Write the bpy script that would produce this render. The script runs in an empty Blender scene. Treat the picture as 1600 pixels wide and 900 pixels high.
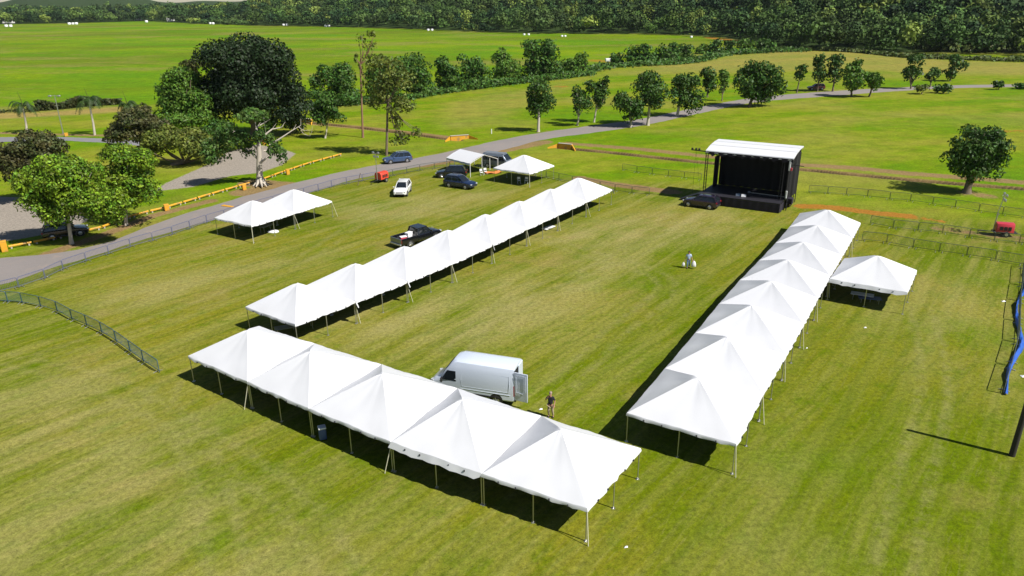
import bpy, math, random
import numpy as np
from mathutils import Vector, Matrix

random.seed(7)
RNG = np.random.default_rng(11)
R = math.radians
SC = bpy.context.scene
COL = SC.collection

# ------------------------------------------------------------------ camera
F_PX, PITCH, ROLL, CAM_H = 1150.7, 0.3740, -0.01248, 24.35      # focal length for a 1600 px wide picture
cp, sp_ = math.cos(PITCH), math.sin(PITCH)
cr, sr = math.cos(ROLL), math.sin(ROLL)
cam = bpy.data.cameras.new('camera')
cam.sensor_width = 36.0
cam.lens = F_PX / 1600.0 * 36.0
cam.clip_start = 0.5
cam.clip_end = 20000.0
camo = bpy.data.objects.new('camera', cam)
COL.objects.link(camo)
Fw = Vector((0, cp, -sp_)); Rt = Vector((1, 0, 0)); Up = Vector((0, sp_, cp))
Rt2 = Rt * cr + Up * sr
Up2 = Up * cr - Rt * sr
camo.matrix_world = Matrix(((Rt2.x, Up2.x, -Fw.x, 0), (Rt2.y, Up2.y, -Fw.y, 0), (Rt2.z, Up2.z, -Fw.z, CAM_H), (0, 0, 0, 1)))
SC.camera = camo

# ------------------------------------------------------------------ light
SUN_AZ, SUN_EL = R(-31.0), R(48.0)          # azimuth of the sun measured from +x
SUN_STRENGTH, SKY_STRENGTH = 5.0, 0.05
world = bpy.data.worlds.new('World')
SC.world = world
world.use_nodes = True
wn = world.node_tree
sky = wn.nodes.new('ShaderNodeTexSky')
sky.sky_type = 'NISHITA'
sky.sun_disc = False
sky.sun_elevation = SUN_EL
sky.sun_rotation = R(121.0)
sky.air_density = 1.0
sky.dust_density = 0.15
wn.links.new(sky.outputs[0], wn.nodes['Background'].inputs[0])
wn.nodes['Background'].inputs[1].default_value = SKY_STRENGTH
sun = bpy.data.lights.new('sun', 'SUN')
sun.energy = SUN_STRENGTH
sun.angle = R(0.5)
sun.color = (1.0, 0.96, 0.89)
suno = bpy.data.objects.new('sun', sun)
COL.objects.link(suno)
sd = Vector((math.cos(SUN_AZ) * math.cos(SUN_EL), math.sin(SUN_AZ) * math.cos(SUN_EL), math.sin(SUN_EL)))
suno.rotation_euler = sd.to_track_quat('Z', 'Y').to_euler()
suno.location = (60, -40, 80)
SC.view_settings.view_transform = 'Standard'
SC.view_settings.look = 'None'
SC.view_settings.gamma = 1.0
SC.view_settings.exposure = 0.45
SC.cycles.max_bounces = 5
SC.cycles.diffuse_bounces = 1
SC.cycles.transparent_max_bounces = 8
SC.cycles.volume_bounces = 0
SC.cycles.use_denoising = True

# ------------------------------------------------------------------ pixel <-> place
def at(x, y, z=0.0):
    """point on the level z seen at pixel (x, y) of the 1600 x 900 photograph"""
    a, b = x - 800.0, y - 450.0
    px, py = a * cr + b * sr, -a * sr + b * cr
    d = Vector((px / F_PX, cp - py / F_PX * sp_, -sp_ - py / F_PX * cp))
    t = (z - CAM_H) / d.z
    return Vector((d.x * t, d.y * t, z))
def on_depth(x, y, Y):
    a, b = x - 800.0, y - 450.0
    px, py = a * cr + b * sr, -a * sr + b * cr
    d = Vector((px / F_PX, cp - py / F_PX * sp_, -sp_ - py / F_PX * cp))
    t = Y / d.y
    return Vector((d.x * t, Y, CAM_H + d.z * t))
def heading(a, b):
    v = at(*b) - at(*a)
    return math.atan2(v.y, v.x)

# ------------------------------------------------------------------ naming
def tag(o, label=None, cat=None, group=None, kind=None):
    if label: o['label'] = label
    if cat: o['category'] = cat
    if group: o['group'] = group
    if kind: o['kind'] = kind
    elif cat: o['kind'] = 'thing'
    return o
def empty(name, loc=(0, 0, 0), rz=0.0, label=None, cat=None, group=None):
    o = bpy.data.objects.new(name, None)
    o.empty_display_size = 0.3
    COL.objects.link(o)
    o.location = loc
    o.rotation_euler = (0, 0, rz)
    return tag(o, label, cat, group)
def copy_tree(o, parent=None):
    c = o.copy(); COL.objects.link(c); c.parent = parent
    for ch in list(o.children):
        copy_tree(ch, c)
    return c
ORD = 'first second third fourth fifth sixth seventh eighth ninth tenth eleventh twelfth thirteenth fourteenth fifteenth sixteenth seventeenth eighteenth nineteenth twentieth'.split()
def nth(i):
    if i < 20: return ORD[i]
    tens = {2: 'twenty', 3: 'thirty', 4: 'forty', 5: 'fifty'}[(i + 1) // 10]
    r = (i + 1) % 10
    if r == 0: return {3: 'thirtieth', 4: 'fortieth', 5: 'fiftieth'}[(i + 1) // 10]
    return tens + '-' + ORD[r - 1]

# ------------------------------------------------------------------ materials
def newmat(name):
    m = bpy.data.materials.new(name)
    m.use_nodes = True
    return m, m.node_tree.nodes, m.node_tree.links, m.node_tree.nodes['Principled BSDF']
def N(nt, kind, **kw):
    n = nt.nodes.new(kind)
    for k, v in kw.items(): setattr(n, k, v)
    return n
def mixc(nt, fac, a, b, mode='MIX'):
    n = nt.nodes.new('ShaderNodeMix'); n.data_type = 'RGBA'; n.blend_type = mode
    for s, v in ((n.inputs[0], fac), (n.inputs[6], a), (n.inputs[7], b)):
        if isinstance(v, (int, float)): s.default_value = v
        elif isinstance(v, tuple): s.default_value = (*v, 1)
        else: nt.links.new(v, s)
    return n.outputs[2]
def mth(nt, op, a, b=None, c=None, clamp=False):
    n = nt.nodes.new('ShaderNodeMath'); n.operation = op; n.use_clamp = clamp
    for i, v in enumerate((a, b, c)):
        if v is None: continue
        if isinstance(v, (int, float)): n.inputs[i].default_value = v
        else: nt.links.new(v, n.inputs[i])
    return n.outputs[0]
def ramp(nt, v, lo, hi, smooth=True):
    n = nt.nodes.new('ShaderNodeMapRange'); n.interpolation_type = 'SMOOTHSTEP' if smooth else 'LINEAR'
    n.inputs[1].default_value = lo; n.inputs[2].default_value = hi
    nt.links.new(v, n.inputs[0])
    return n.outputs[0]
def noise(nt, vec, scale, detail=4, rough=0.55, out=0):
    n = nt.nodes.new('ShaderNodeTexNoise')
    n.inputs['Scale'].default_value = scale; n.inputs['Detail'].default_value = detail
    n.inputs['Roughness'].default_value = rough
    nt.links.new(vec, n.inputs['Vector'])
    return n.outputs[out]
def mapped(nt, vec, rot=0.0, scale=(1, 1, 1)):
    n = nt.nodes.new('ShaderNodeMapping'); n.inputs['Rotation'].default_value = (0, 0, rot)
    nt.links.new(vec, n.inputs['Vector'])
    n2 = nt.nodes.new('ShaderNodeMapping'); n2.inputs['Scale'].default_value = scale
    nt.links.new(n.outputs[0], n2.inputs['Vector'])
    return n2.outputs[0]
def surf(name, col, rough=0.6, metal=0.0, var=0.12, nscale=6.0, coat=0.0, bump=0.0, spec=0.5, dirt=None):
    """procedural surface: colour with noise wear"""
    m, nd, lk, b = newmat(name)
    nt = m.node_tree
    tc = N(nt, 'ShaderNodeTexCoord').outputs['Object']
    nz = noise(nt, tc, nscale, 5)
    dark = tuple(c * (1 - var) for c in col); lite = tuple(min(1, c * (1 + var)) for c in col)
    c = mixc(nt, nz, dark, lite)
    if dirt:
        c = mixc(nt, ramp(nt, noise(nt, tc, nscale * 0.35, 4), 0.5, 0.75), c, dirt)
    lk.new(c, b.inputs['Base Color'])
    b.inputs['Roughness'].default_value = rough
    b.inputs['Metallic'].default_value = metal
    b.inputs['Specular IOR Level'].default_value = spec
    if coat:
        b.inputs['Coat Weight'].default_value = coat; b.inputs['Coat Roughness'].default_value = 0.06
    if bump:
        bn = N(nt, 'ShaderNodeBump'); bn.inputs['Strength'].default_value = bump
        lk.new(noise(nt, tc, nscale * 4, 4), bn.inputs['Height']); lk.new(bn.outputs[0], b.inputs['Normal'])
    return m
def leafmat(name, col, col2, var=0.5, spec=0.25, trans=0.25):
    m, nd, lk, b = newmat(name)
    nt = m.node_tree
    g = N(nt, 'ShaderNodeNewGeometry').outputs['Random Per Island']
    tc = N(nt, 'ShaderNodeTexCoord').outputs['Object']
    c = mixc(nt, ramp(nt, noise(nt, tc, 0.55, 3), 0.38, 0.60), col, col2)
    c = mixc(nt, mth(nt, 'MULTIPLY', ramp(nt, noise(nt, tc, 1.1, 2), 0.56, 0.68), 0.55), c, tuple(min(1, q * k) for q, k in zip(col2, (1.5, 1.35, 1.1))))
    hsv = N(nt, 'ShaderNodeHueSaturation')
    lk.new(mth(nt, 'MULTIPLY_ADD', g, var * 1.6, 1 - var * 0.8), hsv.inputs['Value'])
    lk.new(mth(nt, 'MULTIPLY_ADD', g, 0.035, 0.482), hsv.inputs['Hue'])
    lk.new(c, hsv.inputs['Color'])
    lk.new(hsv.outputs[0], b.inputs['Base Color'])
    b.inputs['Roughness'].default_value = 0.55
    b.inputs['Specular IOR Level'].default_value = spec
    tr = N(nt, 'ShaderNodeBsdfTranslucent'); lk.new(hsv.outputs[0], tr.inputs[0])
    mx = N(nt, 'ShaderNodeMixShader'); mx.inputs[0].default_value = trans
    lk.new(b.outputs[0], mx.inputs[1]); lk.new(tr.outputs[0], mx.inputs[2])
    lk.new(mx.outputs[0], nd['Material Output'].inputs[0])
    return m

M = {}
def build_materials():
    M['vinyl'] = surf('white_vinyl', (0.655, 0.66, 0.685), 0.45, var=0.025, nscale=1.2, spec=0.35)
    M['galv'] = surf('galvanised_pole', (0.5, 0.5, 0.48), 0.35, 0.8, nscale=9)
    M['strap'] = surf('cream_strap', (0.6, 0.58, 0.42), 0.8)
    M['clip'] = surf('dark_clip', (0.03, 0.03, 0.035), 0.6)
    M['black_paint'] = surf('black_car_paint', (0.006, 0.007, 0.011), 0.25, 0.1, coat=1.0)
    M['navy_paint'] = surf('dark_blue_car_paint', (0.010, 0.022, 0.070), 0.25, 0.2, coat=1.0)
    M['steel_blue_paint'] = surf('steel_blue_car_paint', (0.07, 0.12, 0.25), 0.28, 0.5, coat=1.0)
    M['plum_paint'] = surf('plum_black_car_paint', (0.03, 0.018, 0.04), 0.25, 0.3, coat=1.0)
    M['maroon_paint'] = surf('maroon_car_paint', (0.09, 0.012, 0.012), 0.3, 0.1, coat=1.0)
    M['grey_paint'] = surf('grey_car_paint', (0.17, 0.2, 0.24), 0.3, 0.4, coat=1.0)
    M['white_paint'] = surf('white_car_paint', (0.75, 0.75, 0.75), 0.3, var=0.03, coat=0.7)
    M['silver_white_paint'] = surf('white_van_paint', (0.60, 0.66, 0.76), 0.3, 0.0, var=0.03, coat=0.8)
    M['glass'] = surf('dark_car_glass', (0.012, 0.016, 0.02), 0.06, 0.0, var=0.02, spec=0.8)
    M['rubber'] = surf('tyre_rubber', (0.018, 0.018, 0.018), 0.85)
    M['rim'] = surf('wheel_rim', (0.45, 0.45, 0.46), 0.3, 0.85)
    M['plastic'] = surf('black_plastic', (0.014, 0.014, 0.015), 0.55)
    M['lamp_clear'] = surf('headlight_glass', (0.6, 0.62, 0.65), 0.12, 0.3)
    M['lamp_red'] = surf('tail_light_red', (0.25, 0.01, 0.01), 0.2)
    M['bar_blue'] = surf('blue_grey_barrier_steel', (0.13, 0.15, 0.28), 0.45, 0.4)
    M['bar_teal'] = surf('teal_barrier_steel', (0.06, 0.14, 0.22), 0.45, 0.4)
    M['bar_dark'] = surf('dark_barrier_steel', (0.09, 0.115, 0.11), 0.5, 0.4)
    M['yellow'] = surf('yellow_road_paint', (0.66, 0.32, 0.02), 0.6, var=0.2, nscale=3, dirt=(0.36, 0.22, 0.07))
    M['concrete'] = surf('raw_concrete', (0.4, 0.36, 0.3), 0.9, var=0.2, bump=0.2)
    M['asphalt'] = None
    M['stage_black'] = surf('stage_black_cloth', (0.004, 0.004, 0.005), 0.9)
    M['stage_deck'] = surf('stage_deck_boards', (0.018, 0.017, 0.024), 0.55, nscale=2, var=0.3)
    M['stage_skirt'] = surf('stage_skirt_cloth', (0.016, 0.012, 0.025), 0.85)
    M['stage_steel'] = surf('stage_truss_steel', (0.03, 0.03, 0.035), 0.5, 0.6)
    M['alu'] = surf('aluminium', (0.55, 0.55, 0.56), 0.35, 0.8)
    M['red_machine'] = surf('red_orange_machine_paint', (0.62, 0.06, 0.03), 0.4, var=0.15, nscale=4, coat=0.3)
    M['red_tower'] = surf('red_machine_paint', (0.5, 0.035, 0.05), 0.35, var=0.1, coat=0.4)
    M['white_plastic'] = surf('white_plastic', (0.78, 0.78, 0.8), 0.4, var=0.04)
    M['blue_plastic'] = surf('blue_plastic', (0.06, 0.10, 0.24), 0.45)
    M['pink_plastic'] = surf('red_plastic', (0.5, 0.05, 0.08), 0.45)
    M['pole_wood'] = surf('dark_tarred_wood', (0.028, 0.024, 0.02), 0.8, var=0.35, nscale=3, bump=0.3)
    M['bark'] = surf('brown_bark', (0.16, 0.12, 0.085), 0.9, var=0.35, nscale=2.5, bump=0.5)
    M['bark_pale'] = surf('pale_grey_bark', (0.46, 0.41, 0.34), 0.85, var=0.25, nscale=1.8, bump=0.4)
    M['bark_red'] = surf('reddish_bark', (0.24, 0.13, 0.085), 0.9, var=0.3, nscale=1.5, bump=0.4)
    M['blue_mesh'] = surf('blue_mesh_fabric', (0.012, 0.085, 0.42), 0.6, var=0.3, nscale=1.5)
    M['skin'] = surf('skin', (0.5, 0.26, 0.19), 0.5)
    M['shirt_black'] = surf('black_shirt', (0.012, 0.012, 0.02), 0.9)
    M['khaki'] = surf('khaki_trousers', (0.36, 0.29, 0.2), 0.9)
    M['shirt_blue'] = surf('pale_blue_shirt', (0.45, 0.56, 0.8), 0.8)
    M['trousers_blue'] = surf('blue_grey_trousers', (0.10, 0.17, 0.3), 0.9)
    M['hair'] = surf('dark_hair', (0.02, 0.015, 0.012), 0.7)
    M['hair_grey'] = surf('thin_grey_hair', (0.3, 0.22, 0.18), 0.8)
    M['house'] = surf('white_house_wall', (0.7, 0.7, 0.68), 0.8, var=0.06)
    M['house_roof'] = surf('grey_house_roof', (0.38, 0.37, 0.36), 0.7)
    M['bale'] = surf('white_bale_wrap', (0.8, 0.8, 0.82), 0.35, var=0.04)
    M['tarp_orange'] = surf('orange_tarp', (0.6, 0.2, 0.05), 0.7)
    # leaves
    M['lf_dark'] = leafmat('leaf_very_dark', (0.0126, 0.0276, 0.0080), (0.0218, 0.0414, 0.0115), trans=0.1)
    M['lf_hedge'] = leafmat('leaf_hedge_green', (0.0372, 0.0943, 0.0143), (0.0710, 0.1430, 0.0182), trans=0.15)
    M['lf_mid'] = leafmat('leaf_mid_green', (0.0632, 0.1381, 0.0156), (0.1018, 0.1869, 0.0208), trans=0.2)
    M['lf_bright'] = leafmat('leaf_bright_green', (0.080, 0.165, 0.010), (0.165, 0.25, 0.014), var=0.75, trans=0.16)
    M['lf_olive'] = leafmat('leaf_olive', (0.0845, 0.1183, 0.0208), (0.1521, 0.1775, 0.0286), trans=0.2)
    M['lf_brownish'] = leafmat('leaf_brownish', (0.0528, 0.0698, 0.0202), (0.0776, 0.0745, 0.0253), trans=0.15)
    M['lf_kapok'] = leafmat('leaf_feathery_green', (0.045, 0.10, 0.018), (0.085, 0.15, 0.026), trans=0.2)
    M['lf_row'] = leafmat('leaf_row_green', (0.0294, 0.0741, 0.0101), (0.0552, 0.1127, 0.0152), trans=0.12)
    M['lf_palm'] = leafmat('leaf_palm', (0.022, 0.048, 0.010), (0.036, 0.065, 0.012), trans=0.05)
    M['lf_forest'] = leafmat('leaf_forest', (0.0234, 0.0650, 0.0156), (0.0715, 0.1235, 0.0234), var=0.6, trans=0.12)
    M['reed'] = leafmat('reed_blades', (0.06, 0.10, 0.02), (0.11, 0.14, 0.03), trans=0.2)
    M['reed_dark'] = leafmat('dark_reeds', (0.03, 0.045, 0.012), (0.055, 0.06, 0.016), trans=0.15)
build_materials()

def ground_material():
    m, nd, lk, b = newmat('grass_ground')
    nt = m.node_tree
    P = N(nt, 'ShaderNodeTexCoord').outputs['Object']
    def attr(n): return N(nt, 'ShaderNodeAttribute', attribute_name=n).outputs['Fac']
    warp = N(nt, 'ShaderNodeVectorMath', operation='MULTIPLY_ADD')
    lk.new(noise(nt, P, 0.035, 3, out=1), warp.inputs[0]); warp.inputs[1].default_value = (3.0, 3.0, 0); lk.new(P, warp.inputs[2])
    W = warp.outputs[0]
    # mown lawn
    dirn = mapped(nt, W, R(-54), (0.09, 1.0, 1.0))          # long streaks along the mowing direction
    dirn2 = mapped(nt, W, R(-46), (0.06, 0.9, 1.0))
    s1 = noise(nt, dirn, 0.55, 5, 0.65)
    s2 = noise(nt, dirn2, 1.7, 5, 0.7)
    s3 = noise(nt, mapped(nt, P, R(-52), (0.16, 1.0, 1.0)), 4.5, 4, 0.7)
    big = noise(nt, P, 0.05, 5, 0.6)
    mid = noise(nt, P, 0.5, 6, 0.7)
    fine = noise(nt, P, 3.2, 6, 0.78)
    vfine = noise(nt, mapped(nt, P, 0.3, (1, 1.6, 1)), 11.0, 4, 0.75)
    lawn = mixc(nt, ramp(nt, big, 0.40, 0.58), (0.106, 0.142, 0.012), (0.176, 0.170, 0.026))
    lawn = mixc(nt, mth(nt, 'MULTIPLY', ramp(nt, s1, 0.44, 0.64), 0.7), lawn, (0.225, 0.215, 0.062))
    lawn = mixc(nt, mth(nt, 'MULTIPLY', ramp(nt, s2, 0.48, 0.66), 0.55), lawn, (0.075, 0.112, 0.010))
    lawn = mixc(nt, mth(nt, 'MULTIPLY', ramp(nt, s3, 0.50, 0.70), 0.35), lawn, (0.26, 0.245, 0.095))
    lawn = mixc(nt, mth(nt, 'MULTIPLY', ramp(nt, mid, 0.50, 0.68), 0.55), lawn, (0.076, 0.130, 0.007))
    ln = noise(nt, mapped(nt, W, R(-52), (0.012, 1.0, 1.0)), 0.95, 1, 0.4)
    lawn = mixc(nt, mth(nt, 'MULTIPLY', ramp(nt, ln, 0.50, 0.62), 0.24), lawn, (0.235, 0.225, 0.075))
    ln2 = noise(nt, mapped(nt, P, R(-55), (0.010, 1.0, 1.0)), 1.35, 1, 0.4)
    lawn = mixc(nt, mth(nt, 'MULTIPLY', ramp(nt, ln2, 0.52, 0.64), 0.26), lawn, (0.070, 0.098, 0.010))
    yel = noise(nt, mapped(nt, P, 0.9, (1, 0.6, 1)), 0.16, 5, 0.7)
    lawn = mixc(nt, mth(nt, 'MULTIPLY', ramp(nt, yel, 0.53, 0.70), 0.6), lawn, (0.235, 0.192, 0.068))
    lawn = mixc(nt, mth(nt, 'MULTIPLY', ramp(nt, noise(nt, P, 0.09, 5, .65), 0.54, 0.7), 0.5), lawn, (0.082, 0.152, 0.008))
    worn = mth(nt, 'MULTIPLY', attr('worn'), ramp(nt, noise(nt, mapped(nt, W, R(-50), (0.35, 1, 1)), 0.22, 6, 0.7), 0.36, 0.62))
    lawn = mixc(nt, worn, lawn, mixc(nt, mid, (0.27, 0.225, 0.085), (0.31, 0.285, 0.13)))
    lawn = mixc(nt, mth(nt, 'MULTIPLY', attr('lush'), 0.4), lawn, mixc(nt, mid, (0.105, 0.150, 0.008), (0.07, 0.105, 0.008)))
    lawn = mixc(nt, mth(nt, 'MULTIPLY', attr('track'), ramp(nt, noise(nt, P, .9, 5, .7), .35, .6)), lawn, (0.25, 0.23, 0.10))
    # far wet meadow
    mst = noise(nt, mapped(nt, P, R(25), (0.6, 1.0, 1)), 0.016, 7, 0.68)
    mst2 = noise(nt, mapped(nt, P, R(-20), (0.55, 1.0, 1)), 0.009, 7, 0.66)
    mead = mixc(nt, ramp(nt, mst, 0.38, 0.62), (0.090, 0.192, 0.012), (0.168, 0.232, 0.022))
    mead = mixc(nt, mth(nt, 'MULTIPLY', ramp(nt, mst2, 0.44, 0.6), 0.8), mead, (0.11, 0.145, 0.018))
    mead = mixc(nt, mth(nt, 'MULTIPLY', ramp(nt, noise(nt, mapped(nt, P, R(10), (0.5, 1, 1)), 0.022, 7, 0.7), 0.50, 0.62), 0.65), mead, (0.20, 0.185, 0.055))
    # rough pasture between road and ditch and beyond
    fst = noise(nt, mapped(nt, P, R(-20), (0.45, 1.0, 1)), 0.05, 7, 0.7)
    fair = mixc(nt, ramp(nt, fst, 0.36, 0.64), (0.098, 0.188, 0.010), (0.205, 0.215, 0.035))
    fair = mixc(nt, mth(nt, 'MULTIPLY', ramp(nt, noise(nt, P, 0.03, 4), 0.48, 0.66), 0.5), fair, (0.21, 0.20, 0.055))
    c = mixc(nt, attr('pasture'), lawn, fair)
    c = mixc(nt, attr('meadow'), c, mead)
    c = mixc(nt, attr('straw'), c, mixc(nt, fst, (0.24, 0.19, 0.07), (0.30, 0.235, 0.085)))
    far_v = N(nt, 'ShaderNodeHueSaturation'); lk.new(mth(nt, 'MULTIPLY_ADD', noise(nt, P, .32, 6, .78), 1.5, .25), far_v.inputs['Value']); lk.new(c, far_v.inputs['Color'])
    c = mixc(nt, mth(nt, 'MAXIMUM', attr('pasture'), attr('meadow')), c, far_v.outputs[0])
    # bare soil, red clay and gravel, each frayed by noise
    def frayed(name, w=0.35):
        return ramp(nt, mth(nt, 'ADD', attr(name), mth(nt, 'MULTIPLY_ADD', noise(nt, P, 0.8, 5, 0.7), w * 2, -w)), 0.35, 0.65)
    c = mixc(nt, mth(nt, 'MULTIPLY', frayed('soil', 0.5), 0.85), c, mixc(nt, mid, (0.17, 0.105, 0.055), (0.30, 0.20, 0.12)))
    c = mixc(nt, mth(nt, 'MULTIPLY', frayed('clay', 0.8), 0.8), c, mixc(nt, mid, (0.30, 0.12, 0.035), (0.36, 0.17, 0.06)))
    c = mixc(nt, frayed('gravel', 0.25), c, mixc(nt, mid, (0.235, 0.21, 0.18), (0.32, 0.28, 0.235)))
    c = mixc(nt, attr('mud'), c, (0.035, 0.028, 0.018))
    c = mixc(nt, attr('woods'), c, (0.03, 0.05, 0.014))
    hs = N(nt, 'ShaderNodeHueSaturation')
    v = mth(nt, 'ADD', mth(nt, 'MULTIPLY_ADD', fine, 2.2, -0.10), mth(nt, 'MULTIPLY_ADD', vfine, 1.7, -0.85))
    lk.new(v, hs.inputs['Value']); hs.inputs['Saturation'].default_value = 1.10; lk.new(c, hs.inputs['Color'])
    lk.new(hs.outputs[0], b.inputs['Base Color'])
    b.inputs['Roughness'].default_value = 0.95
    b.inputs['Specular IOR Level'].default_value = 0.1
    bn = N(nt, 'ShaderNodeBump'); bn.inputs['Strength'].default_value = 0.55; bn.inputs['Distance'].default_value = 0.06
    lk.new(mth(nt, 'ADD', fine, mth(nt, 'MULTIPLY', mid, 0.5)), bn.inputs['Height']); lk.new(bn.outputs[0], b.inputs['Normal'])
    return m
M['ground'] = ground_material()
def road_material(name, ca, cb, cc):
    m, nd, lk, b = newmat(name)
    nt = m.node_tree
    P = N(nt, 'ShaderNodeTexCoord').outputs['Object']
    a = mixc(nt, noise(nt, P, 0.12, 5), ca, cb)
    a = mixc(nt, mth(nt, 'MULTIPLY', ramp(nt, noise(nt, P, 0.5, 6, 0.65), 0.5, 0.75), 0.6), a, cc)
    hs = N(nt, 'ShaderNodeHueSaturation'); lk.new(a, hs.inputs['Color'])
    lk.new(mth(nt, 'MULTIPLY_ADD', noise(nt, P, 9, 4, 0.7), 0.5, 0.75), hs.inputs['Value'])
    lk.new(hs.outputs[0], b.inputs['Base Color']); b.inputs['Roughness'].default_value = 0.9
    return m
M['asphalt'] = road_material('worn_asphalt', (0.19, 0.172, 0.165), (0.255, 0.222, 0.205), (0.30, 0.235, 0.19))
M['asphalt_far'] = road_material('grey_asphalt', (0.16, 0.16, 0.175), (0.22, 0.215, 0.22), (0.26, 0.23, 0.2))

# ------------------------------------------------------------------ mesh builder
class MB:
    def __init__(s): s.v = []; s.f = []; s.mi = []
    def add(s, vs, fs, mi=0):
        o = len(s.v); s.v.extend([tuple(v) for v in vs]); s.f.extend([tuple(i + o for i in f) for f in fs]); s.mi.extend([mi] * len(fs))
    def box(s, c, d, rz=0.0, mi=0, bev=0.0, mat=None):
        x, y, z = (d[0] / 2, d[1] / 2, d[2] / 2)
        if bev:
            b = min(bev, x * .9, y * .9, z * .9)
            ring = lambda zz, ins: [(-x + ins, -y + b + 0, zz), (-x + b, -y + ins, zz), (x - b, -y + ins, zz), (x - ins, -y + b, zz), (x - ins, y - b, zz), (x - b, y - ins, zz), (-x + b, y - ins, zz), (-x + ins, y - b, zz)]
            vs = ring(-z, b * .6) + ring(-z + b, 0) + ring(z - b, 0) + ring(z, b * .6)
            fs = [tuple(range(7, -1, -1)), tuple(range(24, 32))]
            for r in range(3):
                for i in range(8):
                    j = (i + 1) % 8
                    fs.append((r * 8 + i, r * 8 + j, r * 8 + 8 + j, r * 8 + 8 + i))
        else:
            vs = [(sx * x, sy * y, sz * z) for sz in (-1, 1) for sy in (-1, 1) for sx in (-1, 1)]
            fs = [(0, 2, 3, 1), (4, 5, 7, 6), (0, 1, 5, 4), (2, 6, 7, 3), (0, 4, 6, 2), (1, 3, 7, 5)]
        co, si = math.cos(rz), math.sin(rz)
        out = []
        for a, b_, c_ in vs:
            q = (a * co - b_ * si, a * si + b_ * co, c_)
            if mat is not None: q = tuple(mat @ Vector(q))
            out.append((q[0] + c[0], q[1] + c[1], q[2] + c[2]))
        s.add(out, fs, mi)
    def tube(s, pts, rad, n=8, cap=True, mi=0):
        pts = [Vector(p) for p in pts]
        if isinstance(rad, (int, float)): rad = [rad] * len(pts)
        vs = []; prev = None
        for i, p in enumerate(pts):
            d = (pts[min(i + 1, len(pts) - 1)] - pts[max(i - 1, 0)])
            d = d.normalized() if d.length > 1e-9 else Vector((0, 0, 1))
            ref = prev if prev is not None else (Vector((1, 0, 0)) if abs(d.z) > .9 else Vector((0, 0, 1)))
            a = (ref - d * ref.dot(d)).normalized(); prev = a; b = d.cross(a)
            for k in range(n):
                t = 2 * math.pi * k / n
                vs.append(p + a * (math.cos(t) * rad[i]) + b * (math.sin(t) * rad[i]))
        fs = []
        for i in range(len(pts) - 1):
            for k in range(n):
                k2 = (k + 1) % n
                fs.append((i * n + k, i * n + k2, (i + 1) * n + k2, (i + 1) * n + k))
        if cap:
            fs.append(tuple(range(n - 1, -1, -1))); fs.append(tuple((len(pts) - 1) * n + k for k in range(n)))
        s.add(vs, fs, mi)
    def loft(s, rings, closed=True, cap=True, mi=0):
        n = len(rings[0]); vs = [p for r in rings for p in r]; fs = []
        for i in range(len(rings) - 1):
            for k in range(n if closed else n - 1):
                k2 = (k + 1) % n
                fs.append((i * n + k, i * n + k2, (i + 1) * n + k2, (i + 1) * n + k))
        if cap: fs.append(tuple(range(n - 1, -1, -1))); fs.append(tuple((len(rings) - 1) * n + k for k in range(n)))
        s.add(vs, fs, mi)
    def build(s, name, mats, parent=None, smooth=None, link=True):
        me = bpy.data.meshes.new(name)
        me.from_pydata(s.v, [], s.f)
        if not isinstance(mats, (list, tuple)): mats = [mats]
        for m in mats: me.materials.append(m)
        if any(s.mi): me.polygons.foreach_set('material_index', s.mi)
        me.update()
        if smooth is not None:
            me.polygons.foreach_set('use_smooth', [True] * len(s.f)); me.set_sharp_from_angle(angle=R(smooth))
        o = bpy.data.objects.new(name, me)
        if link: COL.objects.link(o)
        if parent is not None: o.parent = parent
        return o

def np_quads(name, V, mat, parent=None, nper=4):
    """V: (n, 4, 3) array of separate quads"""
    n = V.shape[0]
    me = bpy.data.meshes.new(name)
    me.vertices.add(n * nper); me.vertices.foreach_set('co', V.reshape(-1).astype(np.float32))
    me.loops.add(n * nper); me.loops.foreach_set('vertex_index', np.arange(n * nper, dtype=np.int32))
    me.polygons.add(n); me.polygons.foreach_set('loop_start', np.arange(0, n * nper, nper, dtype=np.int32))
    me.materials.append(mat)
    me.update(calc_edges=True)
    o = bpy.data.objects.new(name, me)
    COL.objects.link(o)
    if parent is not None: o.parent = parent
    return o

# ------------------------------------------------------------------ ground
def px_poly(pts, z=0.0):
    return np.array([[*at(x, y, z)[:2]] for x, y in pts])
def in_poly(X, Y, poly):
    ins = np.zeros(X.shape, bool)
    j = len(poly) - 1
    for i in range(len(poly)):
        xi, yi = poly[i]; xj, yj = poly[j]
        c = ((yi > Y) != (yj > Y)) & (X < (xj - xi) * (Y - yi) / (yj - yi + 1e-12) + xi)
        ins ^= c; j = i
    return ins
def dist_line(X, Y, line):
    D = np.full(X.shape, 1e9)
    for i in range(len(line) - 1):
        a, b = line[i], line[i + 1]; d = b - a; L = d @ d
        t = np.clip(((X - a[0]) * d[0] + (Y - a[1]) * d[1]) / L, 0, 1)
        D = np.minimum(D, np.hypot(X - a[0] - t * d[0], Y - a[1] - t * d[1]))
    return D
def smooth(x, a, b):
    t = np.clip((x - a) / (b - a), 0, 1); return t * t * (3 - 2 * t)
def soft(X, Y, poly, w):
    p = np.vstack([poly, poly[:1]])
    d = dist_line(X, Y, p); s = np.where(in_poly(X, Y, poly), d, -d)
    return smooth(s, -w, w)

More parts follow.
